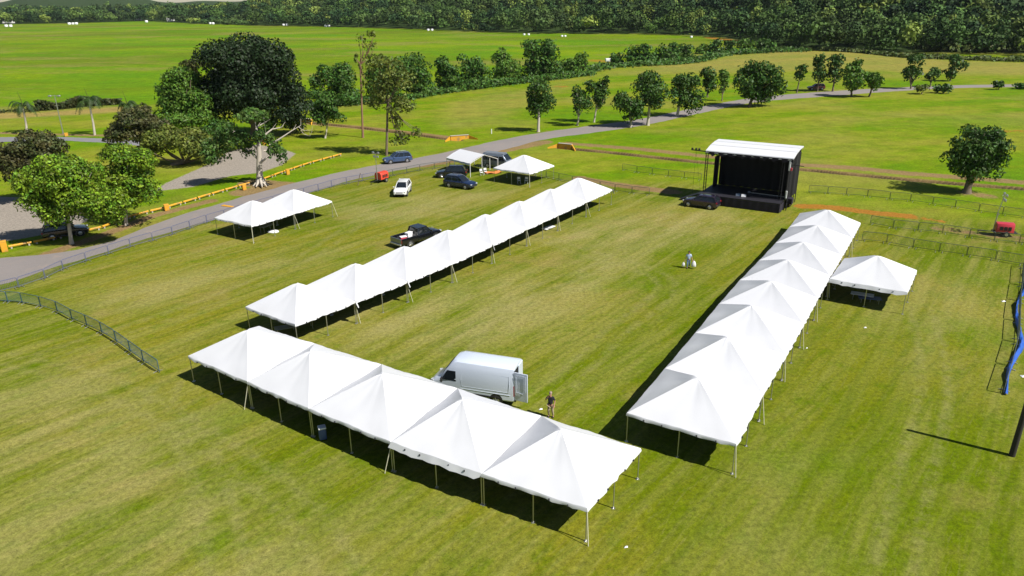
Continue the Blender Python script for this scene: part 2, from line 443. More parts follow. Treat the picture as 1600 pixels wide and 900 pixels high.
# edge of the woods, in photograph pixels on the flat ground, and how high the land rises behind it
EDGE = [(-500, 52), (-200, 44), (0, 38), (110, 36.5), (230, 33), (300, 37), (400, 40), (520, 42), (600, 44), (700, 48), (800, 52), (900, 53), (1000, 53), (1060, 55),
        (1130, 59), (1200, 76), (1260, 78), (1330, 80), (1400, 84), (1500, 84), (1600, 85), (1800, 92), (2100, 110)]
EW = np.array([[*at(x, y)[:2]] for x, y in EDGE])
EA = EW[:, 0] / EW[:, 1]; ED = np.hypot(EW[:, 0], EW[:, 1])
RISE_PX = [(-500, 3), (0, 3), (300, 5), (420, 16), (600, 30), (900, 34), (1000, 24), (1080, 30), (1200, 50), (1420, 55), (1500, 22), (1600, 8), (2100, 10)]
RA = np.array([at(x, 60).x / at(x, 60).y for x, y in RISE_PX]); RH = np.array([h for x, h in RISE_PX], float)
def hz(X, Y):
    X = np.asarray(X, float); Y = np.asarray(Y, float)
    Ys = np.maximum(Y, 1.0); A = X / Ys
    D = np.hypot(X, Ys); d0 = np.interp(A, EA, ED)
    rise = np.interp(A, RA, RH)
    h = rise * smooth(D - d0, 10, 330) + 2.0 * np.sin(X * .013 + 1) * np.sin(Y * .011) * smooth(D - d0, 40, 200)
    # long blue hills far behind everything
    h += smooth(D, 1900, 3600) * (36 + 16 * np.sin(A * 9 + .6) + 16 * np.sin(A * 23 + 1.2) + 7 * np.sin(A * 61))
    return np.where(Y < 30, 0, h)
DITCH = px_poly([(470, 190), (560, 199), (640, 209), (715, 219)])
DITCH2 = px_poly([(878, 231), (960, 239), (1100, 254), (1256, 265), (1380, 277), (1470, 285), (1600, 295), (1720, 306)])
def catmull(P, step):
    P = [Vector(p) for p in P]; P = [P[0] * 2 - P[1]] + P + [P[-1] * 2 - P[-2]]; out = []
    for i in range(1, len(P) - 2):
        n = max(2, int((P[i + 1] - P[i]).length / step))
        for k in range(n):
            t = k / n; a, b, c, d = P[i - 1:i + 3]
            out.append(.5 * ((2 * b) + (c - a) * t + (2 * a - 5 * b + 4 * c - d) * t * t + (3 * b - a - 3 * c + d) * t ** 3))
    out.append(P[-2]); return out
def make_ground():
    ys = np.concatenate([np.arange(-50, 12, 2.0), np.arange(12, 84, .6), np.arange(84, 170, .3), 170 * 1.0125 ** np.arange(0, 310)])
    ts = np.linspace(-1.15, 1.15, 860)
    Yg, T = np.meshgrid(ys, ts, indexing='ij')
    Xg = T * (Yg * .86 + 62)
    dd = np.minimum(dist_line(Xg, Yg, DITCH), dist_line(Xg, Yg, DITCH2))
    Z = hz(Xg, Yg)
    Z = Z - 0.85 * (1 - smooth(dd, 0.35, 0.85))
    at_ = {}
    def P(l): return px_poly(l)
    at_['meadow'] = np.maximum(soft(Xg, Yg, P([(-400, 178), (0, 176), (60, 176), (186, 168), (260, 160), (480, 155), (680, 141), (780, 130), (925, 110), (1000, 103), (1090, 92), (1130, 84), (1205, 78), (1130, 58), (1000, 52), (700, 47), (400, 39), (230, 32), (0, 36), (-400, 44)]), 2.0),
                             soft(Xg, Yg, P([(1380, 84), (1700, 96), (1700, 88), (1400, 83)]), 2.0))
    at_['pasture'] = soft(Xg, Yg, P([(-300, 300), (-300, 178), (480, 155), (680, 141), (925, 110), (1130, 84), (1205, 75), (1700, 92), (1900, 330), (1600, 352), (1345, 325), (1256, 318), (1080, 285), (940, 285), (845, 272), (780, 262), (700, 250), (560, 275), (330, 325), (0, 400)]), 3.0)
    at_['straw'] = np.maximum(0.55 * soft(Xg, Yg, P([(940, 118), (1100, 93), (1210, 79), (1330, 80), (1500, 96), (1700, 100), (1700, 118), (1480, 116), (1330, 108), (1150, 112)]), 9.0),
                            soft(Xg, Yg, P([(-100, 186), (-100, 174), (60, 176), (186, 167), (230, 166), (230, 172), (120, 179), (0, 186)]), 1.5))
    at_['straw'] = np.maximum(at_['straw'], 0.35 * soft(Xg, Yg, P([(700, 160), (820, 140), (930, 118), (900, 130), (860, 150), (780, 190), (690, 200)]), 5.0))
    line = lambda l, w0, w1: 1 - smooth(dist_line(Xg, Yg, px_poly(l)), w0, w1)
    soil = np.maximum.reduce([
        .85 * (1 - smooth(np.abs(dd), 0.7, 1.7)),
        .7 * line([(885, 224), (1000, 233), (1120, 246)], .6, 2.6), .75 * line([(1256, 258), (1330, 262), (1420, 271), (1600, 285)], .6, 2.6),
        line([(490, 193), (560, 199), (640, 208), (705, 216)], .8, 2.4),
        .95 * line([(385, 300), (440, 290), (395, 286)], 1.2, 3.4),
        line([(60, 402), (175, 362), (240, 337), (330, 314)], .2, 1.8) * .8,
        line([(660, 258), (720, 248), (800, 232), (850, 222)], 1.0, 3.0) * .7,
        line([(850, 207), (930, 199), (1000, 188)], 1.6, 3.2) * .4,
        line([(960, 288), (1050, 300)], .3, 2.4) * .9, line([(905, 278), (960, 288)], .5, 2.0) * .8,
        .6 * line([(0, 208), (170, 212)], .5, 2.5), .5 * line([(820, 52), (1000, 53), (1130, 58), (1200, 74)], 1, 9),
        .6 * line([(1515, 302), (1540, 306)], .5, 3.0), .55 * line([(1470, 357), (1600, 374)], .5, 2.2)])
    at_['soil'] = soil
    at_['mud'] = (1 - smooth(dd + .12 * np.sin(Xg * .9), .5, 1.0)) * .95
    at_['clay'] = np.maximum.reduce([line([(1254, 322), (1300, 324), (1360, 332), (1420, 338)], .5, 1.6), .7 * line([(1110, 59), (1140, 63)], 2, 9),
                                   .6 * line([(875, 135), (880, 135)], 1, 4), .55 * line([(925, 94), (945, 96)], 3, 9), .55 * line([(1420, 338), (1470, 345)], .2, 1.6),
                                   .5 * line([(1600, 205), (1570, 205)], .5, 3)])
    at_['gravel'] = np.maximum(soft(Xg, Yg, P([(-200, 420), (-200, 330), (0, 307), (60, 310), (95, 335), (150, 338), (110, 358), (40, 372), (0, 378)]), 1.0),
                             soft(Xg, Yg, P([(235, 300), (262, 285), (330, 255), (355, 238), (400, 226), (440, 232), (462, 240), (440, 258), (405, 270), (360, 275), (300, 292)]), 1.2))
    A = Xg / np.maximum(Yg, 1); D = np.hypot(Xg, Yg)
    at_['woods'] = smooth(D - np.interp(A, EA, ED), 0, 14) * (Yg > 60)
    # pale brown scars of traffic on the lawn in the middle
    at_['soil'] = np.maximum(at_['soil'], 0.34 * line([(800, 362), (880, 372), (960, 352), (1050, 336)], .5, 4.5))
    at_['soil'] = np.maximum(at_['soil'], 0.34 * line([(700, 300), (740, 303)], .5, 3))
    poly = lambda l, w: soft(Xg, Yg, P(l), w)
    at_['worn'] = np.maximum.reduce([.55 * poly([(-200, 640), (0, 590), (180, 560), (330, 640), (470, 730), (620, 830), (560, 960), (-300, 960)], 5), .7 * poly([(520, 500), (680, 440), (860, 425), (980, 372), (1000, 420), (860, 520), (640, 560), (540, 540)], 4),
                                     .75 * poly([(800, 372), (900, 350), (1080, 318), (1200, 350), (1100, 372), (960, 392), (860, 385)], 4), .6 * poly([(100, 470), (220, 440), (420, 400), (520, 390), (420, 430), (230, 480), (140, 500)], 3), .6 * poly([(520, 320), (700, 300), (800, 295), (700, 340), (560, 350)], 3), .35 * poly([(1330, 470), (1540, 420), (1570, 560), (1450, 620)], 5), .45 * poly([(1180, 700), (1320, 720), (1300, 900), (1120, 860)], 5)])
    at_['lush'] = np.maximum.reduce([poly([(1150, 600), (1250, 470), (1420, 500), (1600, 640), (1700, 960), (1000, 960), (1050, 800)], 9), .8 * poly([(230, 600), (400, 700), (640, 860), (860, 960), (700, 960), (420, 780), (260, 690)], 5), .8 * poly([(900, 560), (1040, 440), (1150, 380), (1180, 400), (1000, 600)], 6)])
    tr = []
    for l in ([(560, 960), (470, 800), (330, 690), (250, 640), (262, 600)], [(0, 560), (160, 600), (300, 690), (360, 900)], [(640, 320), (760, 345), (900, 390), (1040, 440), (960, 520), (880, 600)], [(1380, 960), (1420, 780), (1460, 600), (1440, 480)],
              [(1090, 345), (980, 400), (800, 470), (700, 560)], [(600, 320), (480, 400), (330, 470), (60, 560)]):
        c = catmull([at(*p) for p in l], 1.5); c = np.array([[q.x, q.y] for q in c])
        dq = np.gradient(c, axis=0); dq /= np.linalg.norm(dq, axis=1, keepdims=True); nq = np.stack([-dq[:, 1], dq[:, 0]], 1)
        for sg in (-.8, .8): tr.append(.36 * (1 - smooth(dist_line(Xg, Yg, c + nq * sg), .12, .5)))
    at_['track'] = np.maximum.reduce(tr)
    ny, nx = Yg.shape
    V = np.stack([Xg, Yg, Z], -1).reshape(-1, 3)
    i = np.arange(ny - 1)[:, None] * nx + np.arange(nx - 1)[None]
    Fq = np.stack([i, i + 1, i + nx + 1, i + nx], -1).reshape(-1)
    me = bpy.data.meshes.new('grass_field')
    me.vertices.add(len(V)); me.vertices.foreach_set('co', V.reshape(-1).astype(np.float32))
    me.loops.add(len(Fq)); me.loops.foreach_set('vertex_index', Fq.astype(np.int32))
    nf = len(Fq) // 4
    me.polygons.add(nf); me.polygons.foreach_set('loop_start', np.arange(0, nf * 4, 4, dtype=np.int32))
    me.polygons.foreach_set('use_smooth', np.ones(nf, bool))
    me.materials.append(M['ground'])
    me.update(calc_edges=True)
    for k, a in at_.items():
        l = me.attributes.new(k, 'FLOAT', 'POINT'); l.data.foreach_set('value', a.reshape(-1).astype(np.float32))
    o = bpy.data.objects.new('grass_field', me); COL.objects.link(o)
    tag(o, kind='structure')
make_ground()
g = MB(); g.add([(-9000, -400, -3), (9000, -400, -3), (9000, 9000, -3), (-9000, 9000, -3)], [(0, 1, 2, 3)])
tag(g.build('ground', surf('distant_ground', (0.08, 0.13, 0.03), 0.95, var=0.3, nscale=0.02)), kind='structure')

def strip_between(name, L, Rr, mat, z, step=1.5, wob=.12):
    """road sheet between two pixel-traced edges"""
    def resample(pts, n):
        c = catmull([at(*p) for p in pts], 2.0)
        s = [0]
        for i in range(len(c) - 1): s.append(s[-1] + (c[i + 1] - c[i]).length)
        out = []
        for k in range(n):
            t = s[-1] * k / (n - 1)
            j = max(i for i in range(len(s)) if s[i] <= t + 1e-9); j = min(j, len(c) - 2)
            u = (t - s[j]) / max(1e-9, s[j + 1] - s[j]); out.append(c[j].lerp(c[j + 1], u))
        return out
    n = 160
    a, b = resample(L, n), resample(Rr, n)
    g = MB(); vs = []
    for i in range(n):
        w = (b[i] - a[i]).normalized() * (wob * math.sin(i * 1.3) + wob * .8 * math.sin(i * 2.9 + 1))
        p, q = a[i] + w, b[i] + w
        vs += [(p.x, p.y, z), (*(p.lerp(q, .5))[:2], z + .05), (q.x, q.y, z)]
    g.add(vs, [(i * 3 + k, i * 3 + k + 1, i * 3 + k + 4, i * 3 + k + 3) for i in range(n - 1) for k in (0, 1)])
    o = g.build(name, mat, smooth=30); tag(o, kind='structure'); return o
strip_between('road', [(-160, 432), (0, 403), (90, 396), (170, 378), (255, 345), (330, 322), (400, 302), (480, 281), (560, 263), (640, 249), (700, 237), (780, 219), (850, 206.5), (920, 197), (1000, 186), (1080, 170), (1180, 152.5), (1300, 142.5), (1400, 137), (1500, 133), (1660, 131)],
              [(-160, 475), (0, 446), (60, 425), (120, 408), (190, 385), (260, 364), (330, 345), (400, 327), (480, 302), (560, 279), (640, 263), (700, 252), (780, 236), (850, 218), (930, 207), (1010, 195), (1080, 180), (1180, 160), (1300, 150), (1400, 142.5), (1500, 137.5), (1660, 135)], M['asphalt'], 0.006)
strip_between('side_road', [(-160, 219), (0, 214.5), (90, 214), (130, 215.5), (170, 217), (240, 222)], [(-160, 229), (0, 222), (90, 219.5), (130, 221.5), (170, 223.5), (240, 230)], M['asphalt_far'], 0.012)

# ------------------------------------------------------------------ foliage
def rand_dirs(n, up=0.0):
    d = RNG.normal(size=(n, 3)); d /= np.linalg.norm(d, axis=1, keepdims=True)
    if up:
        d[:, 2] = np.where((d[:, 2] < 0) & (RNG.random(n) < up), -d[:, 2], d[:, 2])
    return d
def cards(C, Nn, size, jit=0.48, aspect=0.7):
    """leaf faces: centres C, facing about Nn, each a bent-free quad with an uneven outline"""
    n = len(C)
    nn = Nn + RNG.normal(size=(n, 3)) * jit
    nn /= np.linalg.norm(nn, axis=1, keepdims=True) + 1e-9
    r = RNG.normal(size=(n, 3)); a = r - nn * (r * nn).sum(1, keepdims=True); a /= np.linalg.norm(a, axis=1, keepdims=True) + 1e-9
    b = np.cross(nn, a)
    s = (size * RNG.uniform(.6, 1.4, n))[:, None]
    k = RNG.uniform(.6, 1.15, (4, n, 1))
    return np.stack([C + a * s * k[0], C + b * s * k[1] * aspect, C - a * s * k[2], C - b * s * k[3] * aspect], 1)
def lobe_cloud(lobes, dens, size, up=0.35, sub=(7, 12), fill=0.2):
    """lobes: list of (centre xyz, radii xyz). Each splits into smaller clumps whose surfaces carry leaf faces"""
    Cs, Ns = [], []
    for c, r in lobes:
        c = np.array(c); r = np.array(r)
        ns = RNG.integers(*sub)
        dirs = rand_dirs(ns, up)
        for d in np.vstack([dirs, [[0, 0, 0.15]]]):
            cc = c + d * r * RNG.uniform(.45, .68)
            rr = r * RNG.uniform(.33, .5)
            area = 4 * math.pi * (rr[0] * rr[1] * rr[2]) ** (2 / 3)
            n = max(8, int(area * dens))
            q = rand_dirs(n, .45)
            rad = RNG.uniform(.72, 1.08, n)[:, None]
            Cs.append(cc + q * rr * rad); Ns.append(q)
        n = int(fill * dens * 4 * math.pi * (r[0] * r[1] * r[2]) ** (2 / 3))
        q = rand_dirs(n); Cs.append(c + q * r * RNG.uniform(.2, .8, n)[:, None]); Ns.append(q)
    C = np.vstack(Cs); Nn = np.vstack(Ns)
    return C, Nn
BOXES = {}
def px_lobe(box, Y, flat=1.0):
    x0, y0, x1, y1 = box
    c = on_depth((x0 + x1) / 2, (y0 + y1) / 2, Y)
    s = (on_depth(x1, (y0 + y1) / 2, Y) - on_depth(x0, (y0 + y1) / 2, Y)).length
    h = (on_depth((x0 + x1) / 2, y0, Y) - on_depth((x0 + x1) / 2, y1, Y)).length
    return c, (s * .55, min(s * .55 * flat, 7.0), h * .55)
def tree(name, base, boxes, leaf, label, group=None, bark='bark', trunk=None, dens=7.0, size=None, up=.2, limbs=True, lean=0.0, sub=(10, 15), fill=.12, cat='tree', offs=None, spread=1.0):
    """base: trunk foot in the photograph; boxes: outlines of the crown's masses in the photograph, rebuilt in metres at the tree's own distance"""
    b = at(*base)
    root = empty(name, b, label=label, cat=cat, group=group)
    lobes = []
    for i, bx in enumerate(boxes):
        c, r = px_lobe(bx[:4], b.y + (bx[4] if len(bx) > 4 else (0 if len(boxes) == 1 else RNG.uniform(-1, 1) * .8 * spread)))
        lobes.append((np.array([c.x - b.x, c.y - b.y, max(c.z, .2)]), np.array(r)))
    dist = math.hypot(b.x, b.y)
    if size is None: size = max(0.15, dist * 0.00175)
    dn = dens * 0.09 / (size * size)
    dn = min(dn, 60)
    C, Nn = lobe_cloud(lobes, dn * .8, size, up, sub, fill)
    keep = C[:, 2] > 0.15
    np_quads('crown', cards(C[keep], Nn[keep], size), M[leaf], root)
    zt = max(l[0][2] for l in lobes); hr = max(l[1][0] for l in lobes)
    tr = trunk if trunk else max(.12, hr * .075)
    g = MB()
    main = max(lobes, key=lambda l: l[1][0] * l[1][2])
    fork = Vector((main[0][0] * .35, main[0][1] * .35, max(.5, (main[0][2] - main[1][2]) * .9 + .3)))
    g.tube([(0, 0, -.1), (fork.x * .15, fork.y * .15, fork.z * .15), (fork.x * .5 + .05, fork.y * .5, fork.z * .55), fork], [tr * 1.5, tr * 1.08, tr * .95, tr * .85], 9)
    if limbs:
        for c, r in lobes:
            for k in range(2 if len(lobes) > 2 else 4):
                d = rand_dirs(1, 1.0)[0]; e = Vector(c + d * r * .6)
                m = fork.lerp(e, .5) + Vector((random.uniform(-.2, .2), random.uniform(-.2, .2), -.12 * (e - fork).length))
                g.tube([fork - Vector((0, 0, .15)), m, e], [tr * .6, tr * .36, tr * .1], 6, cap=False)
    g.build('trunk', M[bark], root, smooth=60)
    return root

tree('shade_tree', (398, 212), [(312, 62, 405, 150), (330, 57, 440, 145), (340, 100, 450, 190), (360, 56, 455, 140), (415, 75, 472, 165), (300, 110, 380, 190), (360, 110, 450, 205), (425, 130, 492, 210), (330, 95, 430, 180)], 'lf_dark',
     'huge round tree with nearly black foliage behind the pale kapok tree', trunk=.8, dens=6)
tree('leafy_tree', (288, 218), [(248, 106, 318, 160), (236, 130, 300, 180), (280, 140, 335, 195), (245, 160, 340, 205), (262, 112, 312, 190)], 'lf_mid',
     'broad green tiered tree left of the huge dark round tree', trunk=.5, dens=5.5)
tree('bushy_tree', (212, 240), [(180, 162, 245, 205), (170, 190, 240, 235), (205, 175, 268, 228)], 'lf_brownish', 'low dark brownish bushy tree beside the side road end', dens=6)
tree('spreading_tree', (270, 258), [(222, 196, 290, 240), (215, 212, 262, 250), (262, 200, 330, 244), (290, 208, 352, 256)], 'lf_olive', 'low wide olive-green tree between gravel pad and brownish bushy tree', dens=5, trunk=.4)
tree('broad_tree', (52, 318), [(20, 204, 92, 255), (0, 225, 60, 280), (50, 215, 114, 265), (-25, 230, 30, 290), (35, 240, 100, 290)], 'lf_brownish', 'dark dull-green tree at the left edge behind the bright green trees', dens=5.5, trunk=.4)
tree('mango_tree', (112, 381), [(52, 240, 140, 290), (20, 262, 95, 315), (95, 250, 165, 300), (30, 285, 110, 345), (95, 285, 170, 338), (130, 290, 200, 345), (55, 262, 150, 320), (60, 300, 130, 352), (125, 300, 190, 352)], 'lf_bright',
     'nearest bright green tree leaning left with a bent pale trunk beside the road', bark='bark_pale', trunk=.19, dens=5.5, sub=(11, 16))
tree('mango_tree', (197, 352), [(150, 226, 225, 265), (175, 235, 250, 285), (160, 255, 240, 300), (190, 275, 255, 325), (165, 280, 220, 325)], 'lf_bright',
     'smaller bright green tree right of the nearest bent-trunk tree', bark='bark_pale', trunk=.17, dens=5.5)
tree('young_tree', (508, 216), [(492, 150, 526, 175), (486, 165, 516, 198), (502, 163, 537, 195)], 'lf_row', 'small dark layered tree with white-painted foot near yellow culvert wall', bark='bark_pale', trunk=.16)
# tall bare-stemmed tree and its thin neighbour
tree('tall_thin_tree', (567, 215), [(555, 100, 574, 118), (562, 122, 580, 138), (560, 140, 572, 150), (556, 48, 576, 75), (572, 46, 592, 62), (577, 62, 592, 82), (550, 84, 562, 98), (560, 60, 582, 88)], 'lf_olive', 'tall thin tree with long bare reddish trunk and sparse top', bark='bark_red', trunk=.17, dens=1.3, sub=(4, 7), fill=.05)
tree('slender_tree', (604, 243), [(570, 82, 615, 120), (585, 95, 650, 150), (575, 120, 620, 160), (598, 150, 648, 185), (608, 178, 630, 205), (606, 205, 640, 228), (640, 198, 662, 218), (570, 150, 600, 172)], 'lf_olive',
     'tall slender tree with gappy olive foliage beside the parked silver-blue car', trunk=.2, dens=2.6, fill=.06)

tree('leafy_shrub', (420, 212), [(398, 166, 430, 195), (405, 180, 445, 212)], 'lf_mid', 'light green shrub under the right side of the huge dark tree', 'shrubs under the huge dark tree', dens=5, limbs=False)
tree('leafy_shrub', (455, 208), [(432, 168, 462, 195), (440, 178, 478, 208)], 'lf_olive', 'olive shrub between kapok branches and the yellow culvert wall', 'shrubs under the huge dark tree', dens=5, limbs=False)
tree('leafy_shrub', (255, 222), [(232, 178, 285, 215)], 'lf_mid', 'green shrub filling the gap left of the green tiered tree', 'shrubs under the huge dark tree', dens=5, limbs=False)
tree('leafy_shrub', (345, 236), [(318, 186, 365, 225), (335, 200, 385, 232)], 'lf_hedge', 'dark green shrub behind the kapok crown', 'shrubs under the huge dark tree', dens=5, limbs=False)
tree('open_tree', (300, 190), [(284, 88, 318, 112), (288, 100, 312, 130)], 'lf_brownish', 'thin brownish crown peeking out left of the huge dark round tree', dens=3)
def kapok():
    b = at(408, 289)
    root = empty('kapok_tree', b, label='pale-barked tree with flared roots and bare white branches to its right', cat='tree')
    P = lambda x, y, dy=0: on_depth(x, y, b.y + dy) - b
    g = MB()
    g.tube([P(408, 291), P(406, 280), P(405, 262), P(405, 240), P(404, 222)], [.75, .5, .4, .34, .28], 12)
    for dx, dy in ((-13, 3), (-8, 6), (9, 5), (13, 1), (2, 7), (-4, -3)):
        g.tube([P(406 + dx * .1, 276), P(407 + dx * .45, 285, -dy * .12), P(408 + dx, 290 + dy * .35, -dy * .35)], [.34, .22, .05], 6)
    g.build('trunk', M['bark_pale'], root, smooth=60)
    for pts, r in (([(405, 250), (392, 238), (372, 228), (368, 223)], .2), ([(407, 254), (416, 247), (421, 242)], .2), ([(404, 226), (401, 205), (402, 198), (416, 190)], .22),
                   ([(404, 224), (415, 210), (425, 202), (440, 199)], .2), ([(421, 227), (440, 215), (458, 203), (470, 196)], .14), ([(405, 222), (401, 208), (399, 192)], .16),
                   ([(404, 235), (385, 215), (365, 205), (350, 210)], .16), ([(470, 203), (474, 209), (484, 213)], .05), ([(466, 198), (474, 204), (488, 203)], .05), ([(412, 236), (424, 234), (438, 244)], .12)):
        q = [P(x, y, (i * .35)) for i, (x, y) in enumerate(pts)]
        m = MB(); m.tube(q, [r * (1 - .75 * i / (len(q) - 1)) for i in range(len(q))], 7)
        for j in range(4):
            e = q[-1] if j < 2 else q[-2]
            m.tube([e, e + Vector((random.uniform(-.2, 1.0), random.uniform(-.6, .6), random.uniform(-.3, .9)))], [r * .2, .015], 4)
        m.build('bare_branch', M['bark_pale'], root, smooth=60)
    lobes = []
    for bx in [(318, 203, 362, 250), (350, 205, 392, 240), (335, 190, 372, 215), (365, 170, 420, 195), (385, 200, 415, 232), (418, 222, 452, 256), (408, 205, 442, 235), (372, 218, 400, 248), (310, 222, 350, 255)]:
        c, r = px_lobe(bx, b.y + random.uniform(-1.5, 1.5))
        lobes.append((np.array(c - b), np.array(r)))
    C, Nn = lobe_cloud(lobes, 9, .2, .4, (6, 10), .1)
    np_quads('crown', cards(C, Nn, .21), M['lf_kapok'], root)
kapok()

ROW = [('shade_tree', (841, 206), [(818, 125, 868, 165), (817, 140, 845, 182), (838, 145, 870, 184), (824, 150, 862, 190)], 'round-headed dark tree with pale forked trunk, first of the row left of the far road'),
       ('shade_tree', (902, 196), [(889, 132, 915, 158), (890, 145, 925, 182)], 'slim dark tree, second of the row along the far road'),
       ('shade_tree', (928, 191), [(908, 125, 940, 150), (920, 130, 953, 170), (936, 118, 954, 140)], 'ragged dark tree with lopsided top, third of the row along the far road'),
       ('shade_tree', (986, 199), [(958, 143, 995, 175), (960, 155, 1008, 190), (978, 150, 1008, 192)], 'low round tree standing on the road bend, casting its shade on the asphalt'),
       ('shade_tree', (1012, 196), [(985, 112, 1035, 145), (992, 128, 1045, 160), (998, 145, 1040, 172)], 'taller tree close behind the low round tree at the road bend'),
       ('shade_tree', (1058, 182), [(1046, 115, 1095, 150), (1044, 130, 1080, 170), (1065, 135, 1102, 177)], 'broad dark tree right of the road bend'),
       ('shade_tree', (1105, 152), [(1091, 106, 1122, 128), (1096, 120, 1120, 147)], 'small dark tree on the far side of the road behind the broad dark trees'),
       ('shade_tree', (1128, 158), [(1119, 109, 1140, 130), (1120, 122, 1138, 148)], 'narrow pale-green tree right of the small dark tree beyond the road'),
       ('shade_tree', (1170, 167), [(1145, 94, 1195, 130), (1142, 115, 1185, 155), (1175, 98, 1222, 140), (1190, 122, 1231, 158), (1160, 130, 1210, 165)], 'largest tree of the far row, wide and bushy beside the road'),
       ('shade_tree', (1245, 145), [(1243, 100, 1266, 118), (1241, 110, 1258, 130)], 'small thin leaning tree left of the dark red car'),
       ('shade_tree', (1277, 143), [(1270, 84, 1290, 112), (1268, 100, 1292, 134)], 'upright dark tree beside the dark red car'),
       ('shade_tree', (1301, 143), [(1292, 84, 1322, 110), (1294, 100, 1316, 134)], 'upright dark tree right of the dark red car'),
       ('shade_tree', (1330, 151), [(1318, 100, 1345, 122), (1312, 115, 1350, 142), (1332, 90, 1350, 112), (1335, 108, 1360, 140)], 'wide layered green tree on the road verge right of the dark red car'),
       ('shade_tree', (1358, 151), [(1345, 112, 1378, 135), (1355, 108, 1380, 140)], 'green leaning tree touching the wide layered tree on the verge'),
       ('shade_tree', (1423, 139), [(1418, 84, 1446, 108), (1409, 100, 1440, 132)], 'tall dark tree, left of three leaning trees by the far road'),
       ('shade_tree', (1453, 136), [(1445, 103, 1469, 128)], 'smallest dark tree between two taller leaning trees by the far road'),
       ('shade_tree', (1484, 127), [(1474, 100, 1500, 122), (1482, 85, 1504, 108), (1495, 94, 1514, 110)], 'dark tree leaning right, rightmost of three by the far road'),
       ('bush', (1440, 147), [(1430, 130, 1452, 146)], 'low olive bush on the verge left of the dark round bush'),
       ('bush', (1474, 146), [(1459, 130, 1490, 147)], 'low dark round bush on the far road verge'),
       ('bush', (1560, 140), [(1552, 125, 1571, 139)], 'small bush alone on the verge near the right edge'),
       ('bush', (1590, 139), [(1580, 130, 1606, 140)], 'low dark bush at the right edge of the far road')]
for i, (nm, b, bx, lab) in enumerate(ROW):
    tree(nm, b, bx, 'lf_olive' if i == 17 else ('lf_mid' if i in (7, 12, 13) else 'lf_row'), lab, 'trees along the far road' if nm != 'bush' else 'bushes on the far verge', bark='bark_pale' if i < 6 else 'bark', dens=4.5, cat='tree' if nm != 'bush' else 'bush', limbs=nm != 'bush')
tree('rain_tree', (1510, 302), [(1500, 194, 1572, 240), (1475, 215, 1535, 262), (1535, 208, 1577, 258), (1484, 235, 1540, 282), (1520, 235, 1570, 282), (1500, 215, 1555, 265)], 'lf_row',
     'solitary dark green tree with slanting crown by the ditch on the right', trunk=.42, dens=5.5, bark='bark', up=0)

HEDGE = [((525, 164), [(482, 98, 530, 150), (505, 95, 556, 145), (520, 110, 562, 160)], 'lf_hedge', 'dark green round hedgerow tree right of the huge dark tree'),
         ((600, 158), [(575, 83, 640, 125), (570, 100, 615, 150)], 'lf_hedge', 'hedgerow tree hidden behind the slender gappy tree'),
         ((648, 150), [(622, 82, 668, 120), (625, 98, 680, 148)], 'lf_hedge', 'pointed green hedgerow tree right of the slender gappy tree'),
         ((697, 140), [(677, 89, 712, 125), (680, 100, 728, 137)], 'lf_hedge', 'dark hedgerow tree on the left of the gap below the bright meadow'),
         ((742, 137), [(715, 85, 750, 120), (725, 92, 768, 136)], 'lf_hedge', 'rounded mid-green hedgerow tree with light top beside its darker neighbour'),
         ((788, 128), [(766, 76, 800, 110), (768, 90, 815, 126)], 'lf_mid', 'light green hedgerow tree left of the tallest hedgerow tree'),
         ((850, 122), [(812, 60, 862, 95), (838, 57, 882, 100), (815, 80, 885, 122)], 'lf_hedge', 'tallest wide hedgerow tree in the middle of the meadow edge'),
         ((892, 116), [(870, 88, 905, 115), (895, 80, 925, 116)], 'lf_mid', 'pale lumpy hedgerow tree right of the tallest one'),
         ((962, 100), [(952, 80, 976, 100)], 'lf_hedge', 'small hedgerow bush right of the white horse-sized bale'),
         ((1000, 100), [(975, 72, 1000, 98), (985, 67, 1023, 98)], 'lf_hedge', 'round hedgerow tree, right of the small bush and white bale'),
         ((1040, 97), [(1023, 68, 1045, 95), (1035, 65, 1062, 94)], 'lf_hedge', 'hedgerow tree standing halfway between white bale and wood'),
         ((1070, 94), [(1052, 66, 1084, 94)], 'lf_row', 'dark narrow hedgerow tree with flat top'),
         ((1098, 84), [(1086, 68, 1110, 84)], 'lf_mid', 'short pale hedgerow bush in the low part of the hedge'),
         ((1118, 84), [(1104, 60, 1132, 84)], 'lf_hedge', 'hedgerow tree right of the low part of the hedge'),
         ((1142, 82), [(1130, 62, 1152, 82)], 'lf_row', 'dark small hedgerow tree nearing the wood'),
         ((1168, 81), [(1152, 60, 1184, 81)], 'lf_mid', 'light hedgerow tree in front of the wood corner'),
         ((1198, 80), [(1182, 58, 1212, 80)], 'lf_hedge', 'last hedgerow tree where the hedge meets the wood')]
for b, bx, lf, lab in HEDGE:
    x0, y0, x1, y1 = min(q[0] for q in bx), min(q[1] for q in bx), max(q[2] for q in bx), max(q[3] for q in bx)
    bx = bx + [(x0 - 1, y0 * .45 + y1 * .55, x1 + 1, y1 + 5)]
    tree('hedgerow_tree', b, bx, lf, lab, 'trees of the hedgerow along the meadow', dens=4.6, up=0)

